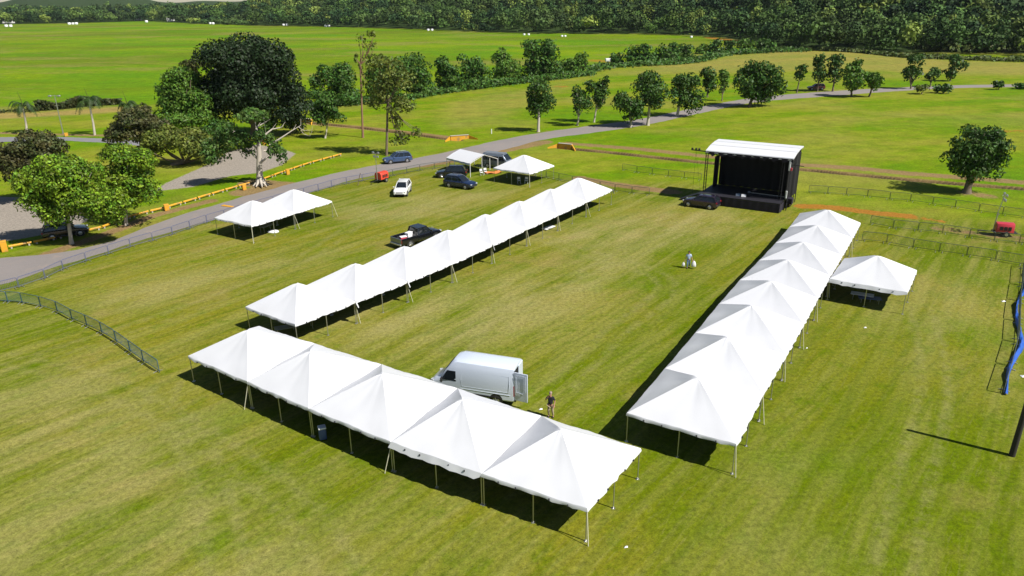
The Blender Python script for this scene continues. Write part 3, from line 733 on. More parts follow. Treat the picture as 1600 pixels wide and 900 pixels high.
def strip_plants(name, line, h, w, n, leaf, size, kind='stuff', thick=2.0, hvar=.5):
    pts = catmull([at(*p) for p in line], 3.0)
    s = RNG.integers(0, len(pts) - 1, n); u = RNG.random(n)
    P = np.array([[*p] for p in pts])
    C = P[s] * (1 - u[:, None]) + P[s + 1] * u[:, None]
    C[:, 0] += RNG.normal(size=n) * w; C[:, 1] += RNG.normal(size=n) * w * thick
    hh = h * (1 - hvar + hvar * (.5 + .5 * np.sin(C[:, 0] * .35 + np.sin(C[:, 1] * .2) * 3)))
    C[:, 2] = RNG.random(n) ** .7 * hh
    o = np_quads(name, cards(C, np.tile([.2, -.5, .6], (n, 1)), size, .8), M[leaf]); tag(o, kind=kind); return o
strip_plants('undergrowth', [(470, 172), (540, 164), (620, 158), (690, 146), (780, 134), (850, 126), (925, 117)], 1.9, .8, 7000, 'lf_hedge', .42)
strip_plants('undergrowth', [(925, 112), (960, 105), (1020, 102), (1085, 97), (1130, 87), (1200, 82), (1260, 80)], 2.0, 1.2, 5000, 'lf_hedge', .6)
strip_plants('reeds', [(-60, 178), (20, 175), (60, 174)], .9, .4, 500, 'reed_dark', .3)
strip_plants('reeds', [(62, 173), (100, 170), (140, 166), (186, 163)], 2.6, .5, 4200, 'reed_dark', .38, thick=1.2)
strip_plants('weeds', [(1200, 78), (1290, 79), (1350, 83), (1420, 90), (1500, 93), (1620, 97)], 1.7, 1.2, 5000, 'reed', .6)
strip_plants('weeds', [(1450, 78), (1500, 80), (1560, 79), (1640, 80)], 5.0, 3.0, 4500, 'reed', 1.0)

def palm(base, crown, fr, label, name='palm_tree'):
    b = at(*base)
    root = empty(name, b, label=label, cat='palm tree', group='palms by the side road')
    top = on_depth(*crown, b.y) - b
    g = MB(); g.tube([(0, 0, -.1), top * .35 + Vector((.1, 0, 0)), top * .8, top], [.26, .2, .16, .14], 8); g.build('trunk', M['bark_pale'], root, smooth=60)
    g = MB(); g.tube([top * .98, top + Vector((-.1, 0, 1.1)), top + Vector((-.45, 0, 2.8))], [.13, .07, .02], 6); g.build('spear', M['reed'], root, smooth=60)
    Q = []
    for k in range(11):
        a = 2 * math.pi * k / 11 + random.uniform(-.25, .25); e = random.uniform(.35, 1.25)
        L = fr * random.uniform(.85, 1.15)
        pts = []
        for j in range(13):
            t = j / 12
            pts.append(top + Vector((math.cos(a) * L * t * (1.05 - .25 * t), math.sin(a) * L * t * (1.05 - .25 * t), L * (e * 1.3 * t - (.75 + e * .95) * t * t))))
        for j in range(12):
            p, q = pts[j], pts[j + 1]; d = (q - p).normalized(); sd_ = d.cross(Vector((0, 0, 1))).normalized()
            w = fr * .20 * math.sin(math.pi * (j + 1.2) / 14)
            for sg in (-1, 1):
                for u in (0, .5):
                    o = p.lerp(q, u); tip = o + sd_ * sg * w + d * w * .4 - Vector((0, 0, w * random.uniform(.35, .9)))
                    Q.append([o, o + d * .16, tip + d * .05, tip])
    np_quads('fronds', np.array([[list(v) for v in q] for q in Q]), M['lf_palm'], root)
palm((42, 208), (36, 166), 3.3, 'palm with drooping fronds at the far left by the side road')
palm((148, 211), (139, 158), 3.3, 'taller palm with pale trunk right of the street lamp')
palm((204, 214), (199, 164), 2.6, 'palm half hidden behind the dark brownish bushy tree')

# ------------------------------------------------------------------ the far woods: one mass of many crowns
def woods():
    protos = []
    for k in range(6):
        rr = np.array([1, 1, RNG.uniform(.95, 1.35)])
        C, Nn = lobe_cloud([((0, 0, .1), rr)], 20, .13, .6, (7, 10), .02)
        sel = RNG.permutation(len(C))[:300]
        protos.append((C[sel], Nn[sel]))
    quads = []; spec = []; tone = []
    xs = []
    for k in range(27):
        gap = 7.5
        off = 1 + k * gap * 1.25 + (k * k * .12)
        px = -260.0
        while px < 1880:
            e = at(px, np.interp(px, [p[0] for p in EDGE], [p[1] for p in EDGE]))
            a = math.atan2(e.x, e.y); d = math.hypot(e.x, e.y)
            flat = np.interp(px, [0, 380, 450, 1480, 1600], [1, 1, 0, 0, 1])
            far = d / 370
            if flat > .5 and k > 12: break_d = True
            else: break_d = False
            dd = d + off * (1 + .5 * (far - 1)) + RNG.normal() * 2.5
            step_m = 10.5 * (1 + .28 * (far - 1))
            px += step_m / d * F_PX * RNG.uniform(.75, 1.25)
            if break_d and RNG.random() < .7: continue
            xs.append((a, dd, far, px, k))
    for a, dd, far, px, k in xs:
        X, Y = dd * math.sin(a), dd * math.cos(a)
        z = float(hz(X, Y))
        s = RNG.uniform(.75, 1.25)
        cw = 6.4 * s * (1 + .22 * (far - 1)); h = RNG.uniform(8, 17) * (1 + .22 * (far - 1))
        h *= np.interp(px, [0, 480, 560], [.84, .84, 1.0])
        if 60 < px < 300: h *= 1.08
        if 305 < px < 420 and k < 3: h *= .45
        if 740 < px < 805 and k < 3: h *= .35
        C, Nn = protos[RNG.integers(6)]
        th = RNG.uniform(0, 6.28); co, si = math.cos(th), math.sin(th)
        Rm = np.array([[co, -si, 0], [si, co, 0], [0, 0, 1]])
        P = (C @ Rm.T) * np.array([cw, cw, h * .42]) + np.array([X, Y, z + h * .44])
        m = len(P)
        if k > 8: sel = RNG.permutation(m)[:150]; P = P[sel]; Nq = (Nn @ Rm.T)[sel]
        else: Nq = Nn @ Rm.T
        quads.append(cards(P, Nq, cw * (.12 if k <= 8 else .17), .5, .8))
        spec.append(np.full(len(P) * 4, RNG.random() ** 1.3)); tone.append(np.full(len(P) * 4, RNG.random()))
    Q = np.concatenate(quads)
    o = np_quads('forest', Q, M['lf_woods']); tag(o, kind='stuff')
    for nm, l in (('species', spec), ('tone', tone)):
        at_ = o.data.attributes.new(nm, 'FLOAT', 'POINT'); at_.data.foreach_set('value', np.concatenate(l).astype(np.float32))
    print('woods trees', len(xs), 'quads', len(Q))
def woods_material():
    m, nd, lk, b = newmat('leaf_woods')
    nt = m.node_tree
    P = N(nt, 'ShaderNodeTexCoord').outputs['Object']
    a = N(nt, 'ShaderNodeAttribute', attribute_name='species').outputs['Fac']
    a2 = N(nt, 'ShaderNodeAttribute', attribute_name='tone').outputs['Fac']
    c = mixc(nt, ramp(nt, a, 0, .8, False), (0.018, 0.045, 0.016), (0.066, 0.125, 0.022))
    c = mixc(nt, ramp(nt, a, .72, .92), c, (0.17, 0.22, 0.04))
    c = mixc(nt, mth(nt, 'MULTIPLY', ramp(nt, noise(nt, P, .013, 3), .47, .62), .55), c, (0.085, 0.125, 0.03))
    gr = N(nt, 'ShaderNodeNewGeometry').outputs['Random Per Island']
    hs = N(nt, 'ShaderNodeHueSaturation'); lk.new(c, hs.inputs['Color'])
    lk.new(mth(nt, 'MULTIPLY', mth(nt, 'MULTIPLY_ADD', gr, .8, .6), mth(nt, 'MULTIPLY_ADD', a2, .9, .6)), hs.inputs['Value'])
    lk.new(hs.outputs[0], b.inputs['Base Color']); b.inputs['Roughness'].default_value = .7; b.inputs['Specular IOR Level'].default_value = .15
    return m
M['lf_woods'] = woods_material()
woods()

# ------------------------------------------------------------------ tents
EAVE, PEAK = 1.97, 3.73
def tent(corners, peak, label, group, name='frame_tent', seed=0, straps=(), flap=False, big=(0, 0, 0, 0)):
    """corners: four ground positions (near-left, near-right, far-right, far-left), peak: ground position under the top"""
    rnd = random.Random(seed)
    c0 = sum((Vector((*c, 0)) for c in corners), Vector()) / 4
    root = empty(name, c0, label=label, cat='tent', group=group)
    Cn = [Vector((*c, 0)) - c0 for c in corners]
    pk = Vector((peak[0] - c0.x, peak[1] - c0.y, PEAK))
    K, Mr = 16, 14
    rings = []
    ph = [rnd.uniform(0, 6.28) for _ in range(12)]
    for j in range(Mr + 1):
        m = j / Mr; ring = []
        for s in range(4):
            a, b = Cn[s], Cn[(s + 1) % 4]
            for k in range(K):
                t = k / K
                e = a.lerp(b, t); e.z = EAVE
                q = pk.lerp(e, m)
                u = abs(2 * t - 1)
                sag = -.07 * (1 - u ** 1.6) * math.sin(math.pi * min(1, m * 1.02)) ** .8
                fold = .009 * math.sin(t * 22 + ph[s] + m * 3) * m * (1 - m) * 4 * (1 - u * u) + .012 * math.sin(t * 55 + ph[s + 4]) * m * m + .02 * math.sin(m * 9 + t * 5 + ph[s + 8]) * (1 - u)
                edge = -.05 * (math.sin(math.pi * t * 2) ** 2) * max(0, m - .8) * 5
                q.z += sag + fold + edge
                if m < .08: q.z -= .10 * (.08 - m) / .08
                ring.append(q)
        rings.append(ring)
    drop = []
    drop2 = []
    for s in range(4):
        a, b = Cn[s], Cn[(s + 1) % 4]; o = ((a + b) * .5).normalized()
        for k in range(K):
            base = rings[-1][s * K + k]
            w = .035 * math.sin(k * 1.7 + ph[s]) + .02 * math.sin(k * 4.1)
            out = o if k else ((Cn[s]).normalized())
            drop.append(base + out * (.035 + w * .3) + Vector((0, 0, -.07)))
            drop2.append(base + out * (.045 + w + big[s] * .12) + Vector((0, 0, -.19 - .02 * math.sin(k * 2.3 + ph[s + 4]) - big[s] * .16)))
    g = MB()
    g.loft(rings + [drop, drop2], cap=False)
    for s in range(4):
        a, b = Cn[s], Cn[(s + 1) % 4]
        for t in (.17, .34, .66, .83):
            p = a.lerp(b, t); o = ((a + b) * .5).normalized()
            g.box((p.x + o.x * .07, p.y + o.y * .07, EAVE - .17), (.06, .06, .1), mi=1)
    g.build('canopy', [M['vinyl'], M['clip']], root, smooth=24)
    g = MB()
    for s in range(4):
        a, b = Cn[s] * .985, Cn[(s + 1) % 4] * .985
        g.tube([(a.x, a.y, EAVE - .13), (b.x, b.y, EAVE - .13)], .03, 6)
        g.tube([(a.x, a.y, EAVE - .13), (pk.x, pk.y, PEAK - .2)], .025, 6)
    g.build('frame', M['galv'], root, smooth=40)
    for s in range(4):
        a, b = Cn[s] * .985, Cn[(s + 1) % 4] * .985
        for t in (0, .5):
            p = a.lerp(b, t)
            g = MB(); g.tube([(p.x, p.y, 0), (p.x, p.y, EAVE - .12)], .032, 8); g.box((p.x, p.y, .012), (.18, .18, .02))
            g.build('leg', M['galv'], root, smooth=40)
    for s in straps:
        a = Cn[s]; o = a.normalized()
        g = MB()
        e = a + o * (.28 + rnd.random() * .25)
        g.tube([(a.x, a.y, EAVE - .12), (e.x, e.y, .02)], .022, 5)
        g.tube([(e.x, e.y, -.02), (e.x - o.x * .06, e.y - o.y * .06, .22)], .018, 5)
        g.build('guy_strap', M['strap'], root)
    if flap:
        g = MB(); a = Cn[flap]; o = a.normalized(); q = Vector((-o.y, o.x, 0))
        vs = []
        for i in range(5):
            for k in range(5):
                vs.append(a + o * (.10 + .16 * i / 4 + .05 * math.sin(k)) + q * ((k - 2) * .17 * (1 - .12 * i)) + Vector((0, 0, EAVE + .02 - .14 * i)))
        g.add(vs, [(i * 5 + k, i * 5 + k + 1, i * 5 + k + 6, i * 5 + k + 5) for i in range(4) for k in range(4)])
        g.build('loose_corner', M['vinyl'], root, smooth=60)
    return root

def nodes(px, z=EAVE): return [None if p is None else at(*p, z).to_2d() for p in px]
A_near = nodes([(293, 556), (386, 596), (482, 638), (610, 690), (752, 740), (918, 795)])
A_far = nodes([(405, 509), (492, 536), None, (715, 606), (846, 649), (1002, 700)]); A_far[2] = A_far[1].lerp(A_far[3], .5)
A_pk = nodes([(387, 514), (484, 547), (597, 582), (722, 622), (876, 669)], PEAK)
LA = ['white tent at the left end of the nearest row', 'second white tent from the left in the nearest row', 'middle white tent of the nearest row of five', 'fourth white tent from the left in the nearest row, with deep edge flap', 'white tent at the right end of the nearest row, closest to the camera']
gap = .04
def inset(c4):
    m = sum((Vector(c) for c in c4), Vector((0, 0))) / 4
    return [(Vector(c) + (m - Vector(c)).normalized() * gap)[:] for c in c4]
for k in range(5):
    tent(inset([A_near[k], A_near[k + 1], A_far[k + 1], A_far[k]]), A_pk[k], LA[k], 'white tents of the nearest row', seed=k, straps=(0,) if k in (1, 3) else ((1,) if k == 4 else ()), big=(1.0, 0, 0, 0) if k == 3 else (0, 0, 0, 0))
B_near = nodes([(461, 507), (555, 470), (636.6, 440), (705.6, 411), (769, 383), (823.4, 356), (872, 335), (917, 314), (957, 296)])
B_pk = nodes([(463, 440), (556, 409), (632, 382), (700, 357), (757, 332), (811, 312), (860, 293), (903, 276)], PEAK)
dB = Vector((math.cos(.939), math.sin(.939))); nB = Vector((-dB.y, dB.x))
def smoothn(L):
    return [L[0]] + [L[i - 1] * .22 + L[i] * .56 + L[i + 1] * .22 for i in range(1, len(L) - 1)] + [L[-1]]
B_near = smoothn(B_near)
B_far = [p + nB * 6.1 for p in B_near]
for k in range(8):
    c4 = [B_near[k], B_near[k + 1], B_far[k + 1], B_far[k]]
    pk = (B_pk[k] * .6 + sum(c4, Vector((0, 0))) / 4 * .4)
    tent(inset(c4), pk, f'white tent, {nth(k)} from the near end of the long left row' if k not in (0, 7) else ('white tent at the near end of the long left row' if k == 0 else 'white tent at the far end of the long left row'),
         'white tents of the long left row', seed=20 + k, straps=(1,) if k < 7 else (), flap=1 if k in (0, 1, 3, 7) else False)
C_near = nodes([(1151, 694), (1192, 612), (1229.7, 554), (1256.5, 505), None, (1297, 431), None, (1333, 371), (1345, 348)])
C_near[4] = C_near[3].lerp(C_near[5], .5); C_near[6] = C_near[5].lerp(C_near[7], .5)
C_far = nodes([(978.5, 645), (1038, 575), (1086.6, 520.4), (1123, 473), (1153.6, 438), (1187, 406), (1210.5, 381), (1235, 353), (1249.5, 333)])
C_pk = nodes([(1088.5, 588), (1135, 525), (1174, 476), (1204, 438.4), (1230, 405.5), (1254, 378.6), (1276, 352.6), (1293, 327)], PEAK)
C_near = smoothn(C_near); C_far = smoothn(C_far)
for k in range(8):
    c4 = [C_far[k], C_near[k], C_near[k + 1], C_far[k + 1]]
    pk = (C_pk[k] * .7 + sum(c4, Vector((0, 0))) / 4 * .3)
    tent(inset(c4), pk, f'white tent, {nth(k)} from the near end of the right row' if k not in (0, 7) else ('white tent at the near end of the right row' if k == 0 else 'white tent at the far end of the right row, nearest the stage'),
         'white tents of the right row', seed=40 + k, straps=(1,))
def square(x, y, th, s, w):
    d = Vector((math.cos(th), math.sin(th))); n = Vector((-d.y, d.x)); o = Vector((x, y))
    return [o, o + d * s, o + d * s + n * w, o + n * w]
def single(x, y, th, s, w, label, group, **k):
    q = square(x, y, th, s, w); tent(q, sum(q, Vector((0, 0))) / 4, label, group, **k)
dE = Vector((math.cos(1.0), math.sin(1.0)))
single(-27.99, 76.41, 1.0, 5.92, 6.2, 'near white tent of the pair beside the road on the left', 'pair of tents by the road', seed=60, straps=(0, 1))
single(-27.99 + dE.x * 5.98, 76.41 + dE.y * 5.98, 1.0, 5.92, 6.2, 'far white tent of the pair beside the road on the left', 'pair of tents by the road', seed=61, straps=(1,))
single(2.6, 100.27, .93, 6.12, 6.26, 'single white peaked tent right of the gabled canopy', None, seed=62, straps=(0,))
single(26.96, 58.33, -.59, 5.92, 6.06, 'single white tent joined to the right row on its outer side', None, seed=63, big=(.8, 0, 0, 0))

def gable():
    b = at(735, 277)
    th = .70
    root = empty('gable_canopy', b, th, label='white gabled canopy on steel legs beside the parked dark cars', cat='canopy')
    W, L, e, r = 5.3, 5.9, 2.05, 3.0
    g = MB(); vs = []
    for j in range(9):
        y = L * j / 8
        for x, z in ((0, e - .28), (0, e), (W * .25, (e + r) / 2 + .08), (W * .5, r), (W * .75, (e + r) / 2 + .08), (W, e), (W, e - .12)):
            vs.append((x, y, z - .04 * math.sin(j * math.pi / 2) ** 2))
    g.add(vs, [(j * 7 + k, j * 7 + k + 1, j * 7 + k + 8, j * 7 + k + 7) for j in range(8) for k in range(6)])
    g.build('canopy', M['vinyl'], root, smooth=25)
    g = MB()
    for y in (.03, L / 3, 2 * L / 3, L - .03):
        g.tube([(.03, y, e - .06), (W / 2, y, r - .06), (W - .03, y, e - .06)], .03, 6)
    g.tube([(.03, 0, e - .06), (.03, L, e - .06)], .03, 6); g.tube([(W - .03, 0, e - .06), (W - .03, L, e - .06)], .03, 6)
    g.build('frame', M['white_plastic'], root)
    for x in (.03, W - .03):
        for y in (.03, L / 3, 2 * L / 3, L - .03):
            g = MB(); g.tube([(x, y, 0), (x, y, e - .05)], .045, 8); g.build('leg', M['white_plastic'], root, smooth=40)
gable()

# ------------------------------------------------------------------ crowd barriers
def barrier_proto(mat):
    root = empty('crowd_barrier', (0, 0, -50))
    L, H = 2.4, 1.03
    g = MB(); r = .1
    pts = [(.04, 0, .06), (.04, 0, H - r), (.07, 0, H - .03), (.04 + r, 0, H), (L - .04 - r, 0, H), (L - .07, 0, H - .03), (L - .04, 0, H - r), (L - .04, 0, .06)]
    g.tube(pts, .026, 6); g.tube([(.04, 0, .18), (L - .04, 0, .18)], .022, 6)
    g.build('frame', mat, root, smooth=50)
    g = MB()
    for k in range(17):
        x = .04 + (L - .08) * (k + 1) / 18; g.tube([(x, 0, .18), (x, 0, H)], .009, 4, cap=False)
    g.build('bars', mat, root)
    for x in (.3, L - .3):
        g = MB(); g.tube([(x, -.32, .02), (x, -.02, .1), (x, .32, .02)], .022, 5); g.tube([(x, 0, .08), (x, 0, .2)], .022, 5); g.build('foot', M['galv'], root)
    return root
BP = {k: barrier_proto(M[k]) for k in ('bar_blue', 'bar_teal', 'bar_dark')}
used = {k: False for k in BP}
def barrier(a, b, kind, label, group):
    if used[kind]: r = copy_tree(BP[kind])
    else: r = BP[kind]; used[kind] = True
    v = b - a
    r.location = (a.x, a.y, 0); r.rotation_euler = (0, random.uniform(-.01, .01), math.atan2(v.y, v.x)); r.scale = (v.length / 2.4, 1, 1)
    tag(r, label, 'barrier', group)
def run_posts(px, kind, fmt, group):
    pts = [at(*p) for p in px]
    for i in range(len(pts) - 1): barrier(pts[i], pts[i + 1], kind, fmt.format(nth(i)), group)
def run_line(px, kind, fmt, group, step=2.45, skip=()):
    c = catmull([at(*p) for p in px], .12); s = [0]
    for i in range(len(c) - 1): s.append(s[-1] + (c[i + 1] - c[i]).length)
    n = int(s[-1] / step); pts = []
    j = 0
    for k in range(n + 1):
        t = s[-1] * k / n
        while j < len(s) - 2 and s[j + 1] < t: j += 1
        pts.append(c[j].lerp(c[j + 1], (t - s[j]) / max(1e-6, s[j + 1] - s[j])))
    m = 0
    for k in range(n):
        if k in skip: continue
        p, q = pts[k].copy(), pts[k + 1].copy()
        barrier(p, q, kind, fmt.format(nth(m)), group); m += 1
run_posts([(250, 583), (224.5, 566), (204, 551), (182, 535), (159.5, 521), (136, 510), (113, 500.5), (90, 488), (64, 480), (35, 474), (12.5, 472.5), (-16, 471)], 'bar_teal',
          'teal metal barrier in the curved run, {} from its free end', 'barriers of the curved run on the left lawn')
run_line([(-20, 462), (10, 455), (60, 441), (94, 424), (127, 412), (160, 401), (191, 391), (220, 382), (247, 375), (274, 366), (297, 358), (320, 350), (360, 338), (404, 325), (450, 312), (487, 302), (508, 296), (529, 290), (550, 286.5), (590, 279)], 'bar_blue',
         'blue-grey metal barrier along the road, {} from the left edge', 'barriers along the road')
run_line([(594, 280), (615, 275), (637, 271), (657, 267), (700, 262), (760, 262), (800, 267), (831, 273), (880, 283), (920, 291), (960, 299), (1015, 306)], 'bar_dark',
         'dark metal barrier in the run from road to stage, {} from the light trailer', 'barriers between the road and the stage')
run_posts([(1346, 376), (1385, 380), (1426, 388), (1467, 394), (1510, 400), (1555, 407), (1600, 415), (1645, 422)], 'bar_dark',
          'dark barrier in the near right run, {} from the tent row', 'barriers of the near right run')
run_posts([(1359, 350), (1395, 357), (1434, 361), (1472, 365), (1514, 371), (1553, 377), (1592, 381), (1630, 386)], 'bar_dark',
          'dark barrier in the middle right run, {} from the tent row', 'barriers of the middle right run')
run_posts([(1263, 301), (1293, 303), (1322, 305), (1355, 308), (1390, 312), (1422, 315), (1457, 320), (1492, 325), (1529, 331), (1566, 336), (1602, 341), (1640, 347)], 'bar_dark',
          'dark barrier in the far right run, {} from the stage', 'barriers of the far right run')
run_posts([(972, 266), (995, 270), (1019, 273), (1044, 276), (1069, 279), (1096, 282)], 'bar_dark',
          'dark barrier behind the stage shadow, {} from its left end', 'barriers left of the stage')
run_posts([(1598, 417), (1596, 446), (1592, 470), (1590, 502), (1589, 535), (1580, 572), (1567, 616)], 'bar_dark',
          'dark barrier under the fallen blue mesh, {} from the corner', 'barriers under the blue mesh')
def blue_mesh():
    top = [(1601, 420), (1599, 450), (1592, 462), (1587, 480), (1588, 500), (1592, 520), (1591, 540), (1580, 560), (1573, 580), (1572, 600), (1570, 614)]
    pts = catmull([at(x, y, .2) for x, y in top], .3)
    b = pts[-1].copy(); b.z = 0
    g = MB(); n = len(pts); rows = 6
    vs = []
    for i, p in enumerate(pts):
        w = .30 + .12 * math.sin(i * .12) + .03 * math.sin(i * .35)
        for k in range(rows):
            u = k / (rows - 1)
            vs.append((p.x - b.x + w * u + .03 * math.sin(i * .23 + k), p.y - b.y + .02 * math.sin(i * .3 + k * 2), .06 + .30 * math.sin(math.pi * min(1, u * 1.15)) * (.7 + .3 * math.sin(i * .41)) + .05 * math.sin(i * .9 + k * 1.7)))
    g.add(vs, [(i * rows + k, i * rows + k + 1, (i + 1) * rows + k + 1, (i + 1) * rows + k) for i in range(n - 1) for k in range(rows - 1)])
    o = g.build('windscreen_mesh', M['blue_mesh'], smooth=70); o.location = b
    md = o.modifiers.new('thick', 'SOLIDIFY'); md.thickness = .012
    tag(o, 'long crumpled blue mesh fabric draped over barriers at the right edge', 'mesh fabric')
blue_mesh()

# ------------------------------------------------------------------ vehicles
def mirror_ring(h): return h + [(x, -y, z) for x, y, z in reversed(h[1:-1])] if False else h
def body_ring(x, zb, zt, hw, crown=.03, r=.08):
    half = [(x, 0, zb), (x, hw * .88, zb), (x, hw * .985, zb + r), (x, hw, (zb + zt) * .5), (x, hw * .975, zt - r), (x, hw * .88, zt), (x, hw * .5, zt + crown * .7)]
    return half + [(x, 0, zt + crown)] + [(a, -b, c) for a, b, c in reversed(half[1:])]
def wheels(root, xf, xr, hw, r, w=.22, rim='rim'):
    for x in (xf, xr):
        for s in (1, -1):
            g = MB(); cy = s * (hw - w / 2 + .012)
            g.tube([(x, cy - w / 2, r), (x, cy - w * .42, r), (x, cy + w * .42, r), (x, cy + w / 2, r)], [r * .9, r, r, r * .9], 20)
            ty = g.build('wheel', M['rubber'], root, smooth=40)
            g = MB(); g.tube([(x, s * (hw + .005), r), (x, s * (hw + .02), r)], [r * .64, r * .58], 16)
            for k in range(5):
                a = k * 1.2566; g.tube([(x, s * (hw + .018), r), (x + math.cos(a) * r * .55, s * (hw + .024), r + math.sin(a) * r * .55)], .025, 4)
            g.build('rim', M[rim], ty, smooth=40)
def arches(g, xf, xr, hw, r):
    for x in (xf, xr):
        for s in (1, -1):
            g.tube([(x, s * (hw - .25), r), (x, s * (hw + .003), r)], r * 1.2, 22, mi=1)
def car(base, rz, paint, label, L=4.5, W=1.84, H=1.68, belt=1.0, hood=.96, cowl=.9, rf=.15, rr=-1.75, rb=-2.12, wf=1.38, wr=-1.35, r=.35, name='parked_car', cat='car', group='cars parked on the lawn', roof=None, rails=False):
    root = empty(name, base, rz, label=label, cat=cat, group=group)
    h = L / 2; hw = W / 2
    rings = [body_ring(-h, .5, belt - .2, hw * .8), body_ring(-h + .05, .38, belt - .06, hw * .93), body_ring(-h + .3, .3, belt, hw * .99), body_ring(wr, .28, belt + .01, hw), body_ring(0, .25, belt, hw),
             body_ring(cowl, .25, hood + .03, hw), body_ring(wf, .28, hood, hw * .995, .05), body_ring(h - .35, .3, hood - .08, hw * .96, .05), body_ring(h - .1, .34, hood - .2, hw * .9, .04), body_ring(h, .42, hood - .33, hw * .78, .02)]
    g = MB(); g.loft(rings); arches(g, wf, wr, hw, r); body = g.build('body', [M[paint], M['plastic']], root, smooth=32)
    g = MB(); g.box((0, hw * 1.0, .33), (L * .55, .03, .12)); g.box((0, -hw * 1.0, .33), (L * .55, .03, .12)); g.build('sill', M['plastic'], body)
    # greenhouse
    bw, tw = hw * .9, hw * .70; zt = H - .05
    def rg(z, xa, xb, w): return [(xa, -w, z), (xb, -w * .92, z), (xb, w * .92, z), (xa, w, z)]
    mid = lambda a, b, t: a + (b - a) * t
    g = MB(); g.loft([rg(belt - .05, rb, cowl + .12, bw), rg(mid(belt, zt, .5), mid(rb, rr, .42), mid(cowl + .12, rf, .5), mid(bw, tw, .42)), rg(zt, rr, rf, tw)], cap=True)
    g.build('window', M['glass'], root, smooth=20)
    g = MB()
    rings = [[(x, y * k, z + dz) for x, y, z in [(xa, 0, zt)] for k in (1,)] for xa in ()]
    rf_, rr_ = rf + .06, rr - .08
    vs = []
    xs = [rr_, rr_ + .12, mid(rr_, rf_, .35), mid(rr_, rf_, .7), rf_ - .1, rf_]
    zz = [0, .035, .055, .055, .04, 0]
    for x, dz in zip(xs, zz):
        for y in (-1, -.9, 0, .9, 1): vs.append((x, y * (tw + .02), zt + (0.012 if abs(y) > .95 else .035 if abs(y) > .5 else .055) * (.6 + dz * 8)))
    g.add(vs, [(i * 5 + k, i * 5 + k + 1, (i + 1) * 5 + k + 1, (i + 1) * 5 + k) for i in range(5) for k in range(4)])
    g.box(((rr_ + rf_) / 2, 0, zt + .004), (rf_ - rr_ - .02, tw * 2 + .02, .03))
    g.build('roof', M[roof or paint], root, smooth=40)
    g = MB()
    for s in (1, -1):
        g.tube([(cowl + .12, s * bw * .92, belt - .04), (mid(cowl + .12, rf, .5), s * mid(bw, tw, .42) * .925, mid(belt, zt, .5)), (rf, s * tw * .93, zt)], .045, 5)
        g.tube([(rb, s * bw, belt - .04), (mid(rb, rr, .42), s * mid(bw, tw, .42), mid(belt, zt, .5)), (rr, s * tw, zt)], .08, 5)
        for t in (.42, .78):
            xb = mid(rb, cowl, t); g.tube([(xb, s * bw * .965, belt - .04), (mid(rr, rf, t) if t < .5 else mid(rr, rf, t) - .05, s * tw * .975, zt)], .03, 5)
        g.tube([(rb, s * bw, belt - .0), (cowl + .12, s * bw * .93, belt - .0)], .03, 5)
    g.build('pillar', M[paint], root)
    for s in (1, -1):
        for xs_ in (cowl - .12, (cowl + rb) * .5 + .1, rb + .62):
            g = MB(); g.box((xs_, s * (hw + .0), (belt + .36) / 2 + .02), (.02, .016, belt - .42)); g.build('door_seam', M['plastic'], body)
        g = MB(); g.box((h - .13, s * hw * .68, hood - .25), (.24, .36, .14), bev=.04, rz=-s * .35); g.build('headlight', M['lamp_clear'], root, smooth=40)
        g = MB(); g.box((-h + .1, s * hw * .78, belt - .14), (.2, .26, .2), bev=.04, rz=s * .3); g.build('tail_light', M['lamp_red'], root, smooth=40)
        g = MB(); g.box((cowl - .15, s * (hw + .1), belt + .08), (.14, .2, .14), bev=.04); g.build('wing_mirror', M[paint], root, smooth=40)
    g = MB(); g.box((h - .02, 0, hood - .34), (.06, hw * .95, .12)); g.box((h - .02, 0, .42), (.1, hw * 1.3, .14), bev=.03); g.build('grille', M['plastic'], root)
    g = MB(); g.box((-h + .02, 0, .46), (.12, hw * 1.55, .2), bev=.04); g.build('rear_bumper', M['plastic'], root)
    if rails:
        for s in (1, -1):
            g = MB(); g.tube([(rr + .1, s * tw * .9, zt + .05), (rr + .2, s * tw * .9, zt + .11), (rf - .3, s * tw * .9, zt + .11), (rf - .15, s * tw * .9, zt + .05)], .022, 5); g.build('roof_rail', M['alu'], root)
    wheels(root, wf, wr, hw, r)
    return root
def gmid(a, b): return (at(*a) + at(*b)) * .5
car(at(627.5, 306) + Vector((0, 1.2, 0)), R(-93), 'white_paint', 'white car facing the camera on the lawn near the small red trailer', L=4.45, hood=1.0)
car(at(620, 256) + Vector((0, 1.0, 0)), R(204), 'steel_blue_paint', 'silver-blue car parked on the grass verge across the road', group='cars parked beside the road', rails=True, L=4.6)
car(gmid((702, 293), (728, 296.5)) + Vector((.35, .75, 0)), heading((702, 293), (728, 296.5)), 'navy_paint', 'dark blue car facing right in front of the gabled canopy', L=4.7, H=1.72, rails=True)
car(gmid((689, 279), (721, 279)) + Vector((0, 1.0, 0)), R(177), 'black_paint', 'black car facing left behind the dark blue car', L=4.6, H=1.75, wf=1.4)
car(gmid((1110, 328), (1078, 323)) + Vector((.3, .7, 0)), R(146), 'plum_paint', 'plum-black hatchback parked at the front of the stage', group=None, L=4.4, W=1.8, H=1.58)
car(at(1277, 141) + Vector((0, 1, 0)), R(176), 'maroon_paint', 'dark red car in the shade under two upright trees far off', L=4.5, group='cars parked beside the road')
car(at(104, 369), R(32), 'black_paint', 'dark car in deep shade behind the bent pale trunk', L=4.6, group='cars parked beside the road')

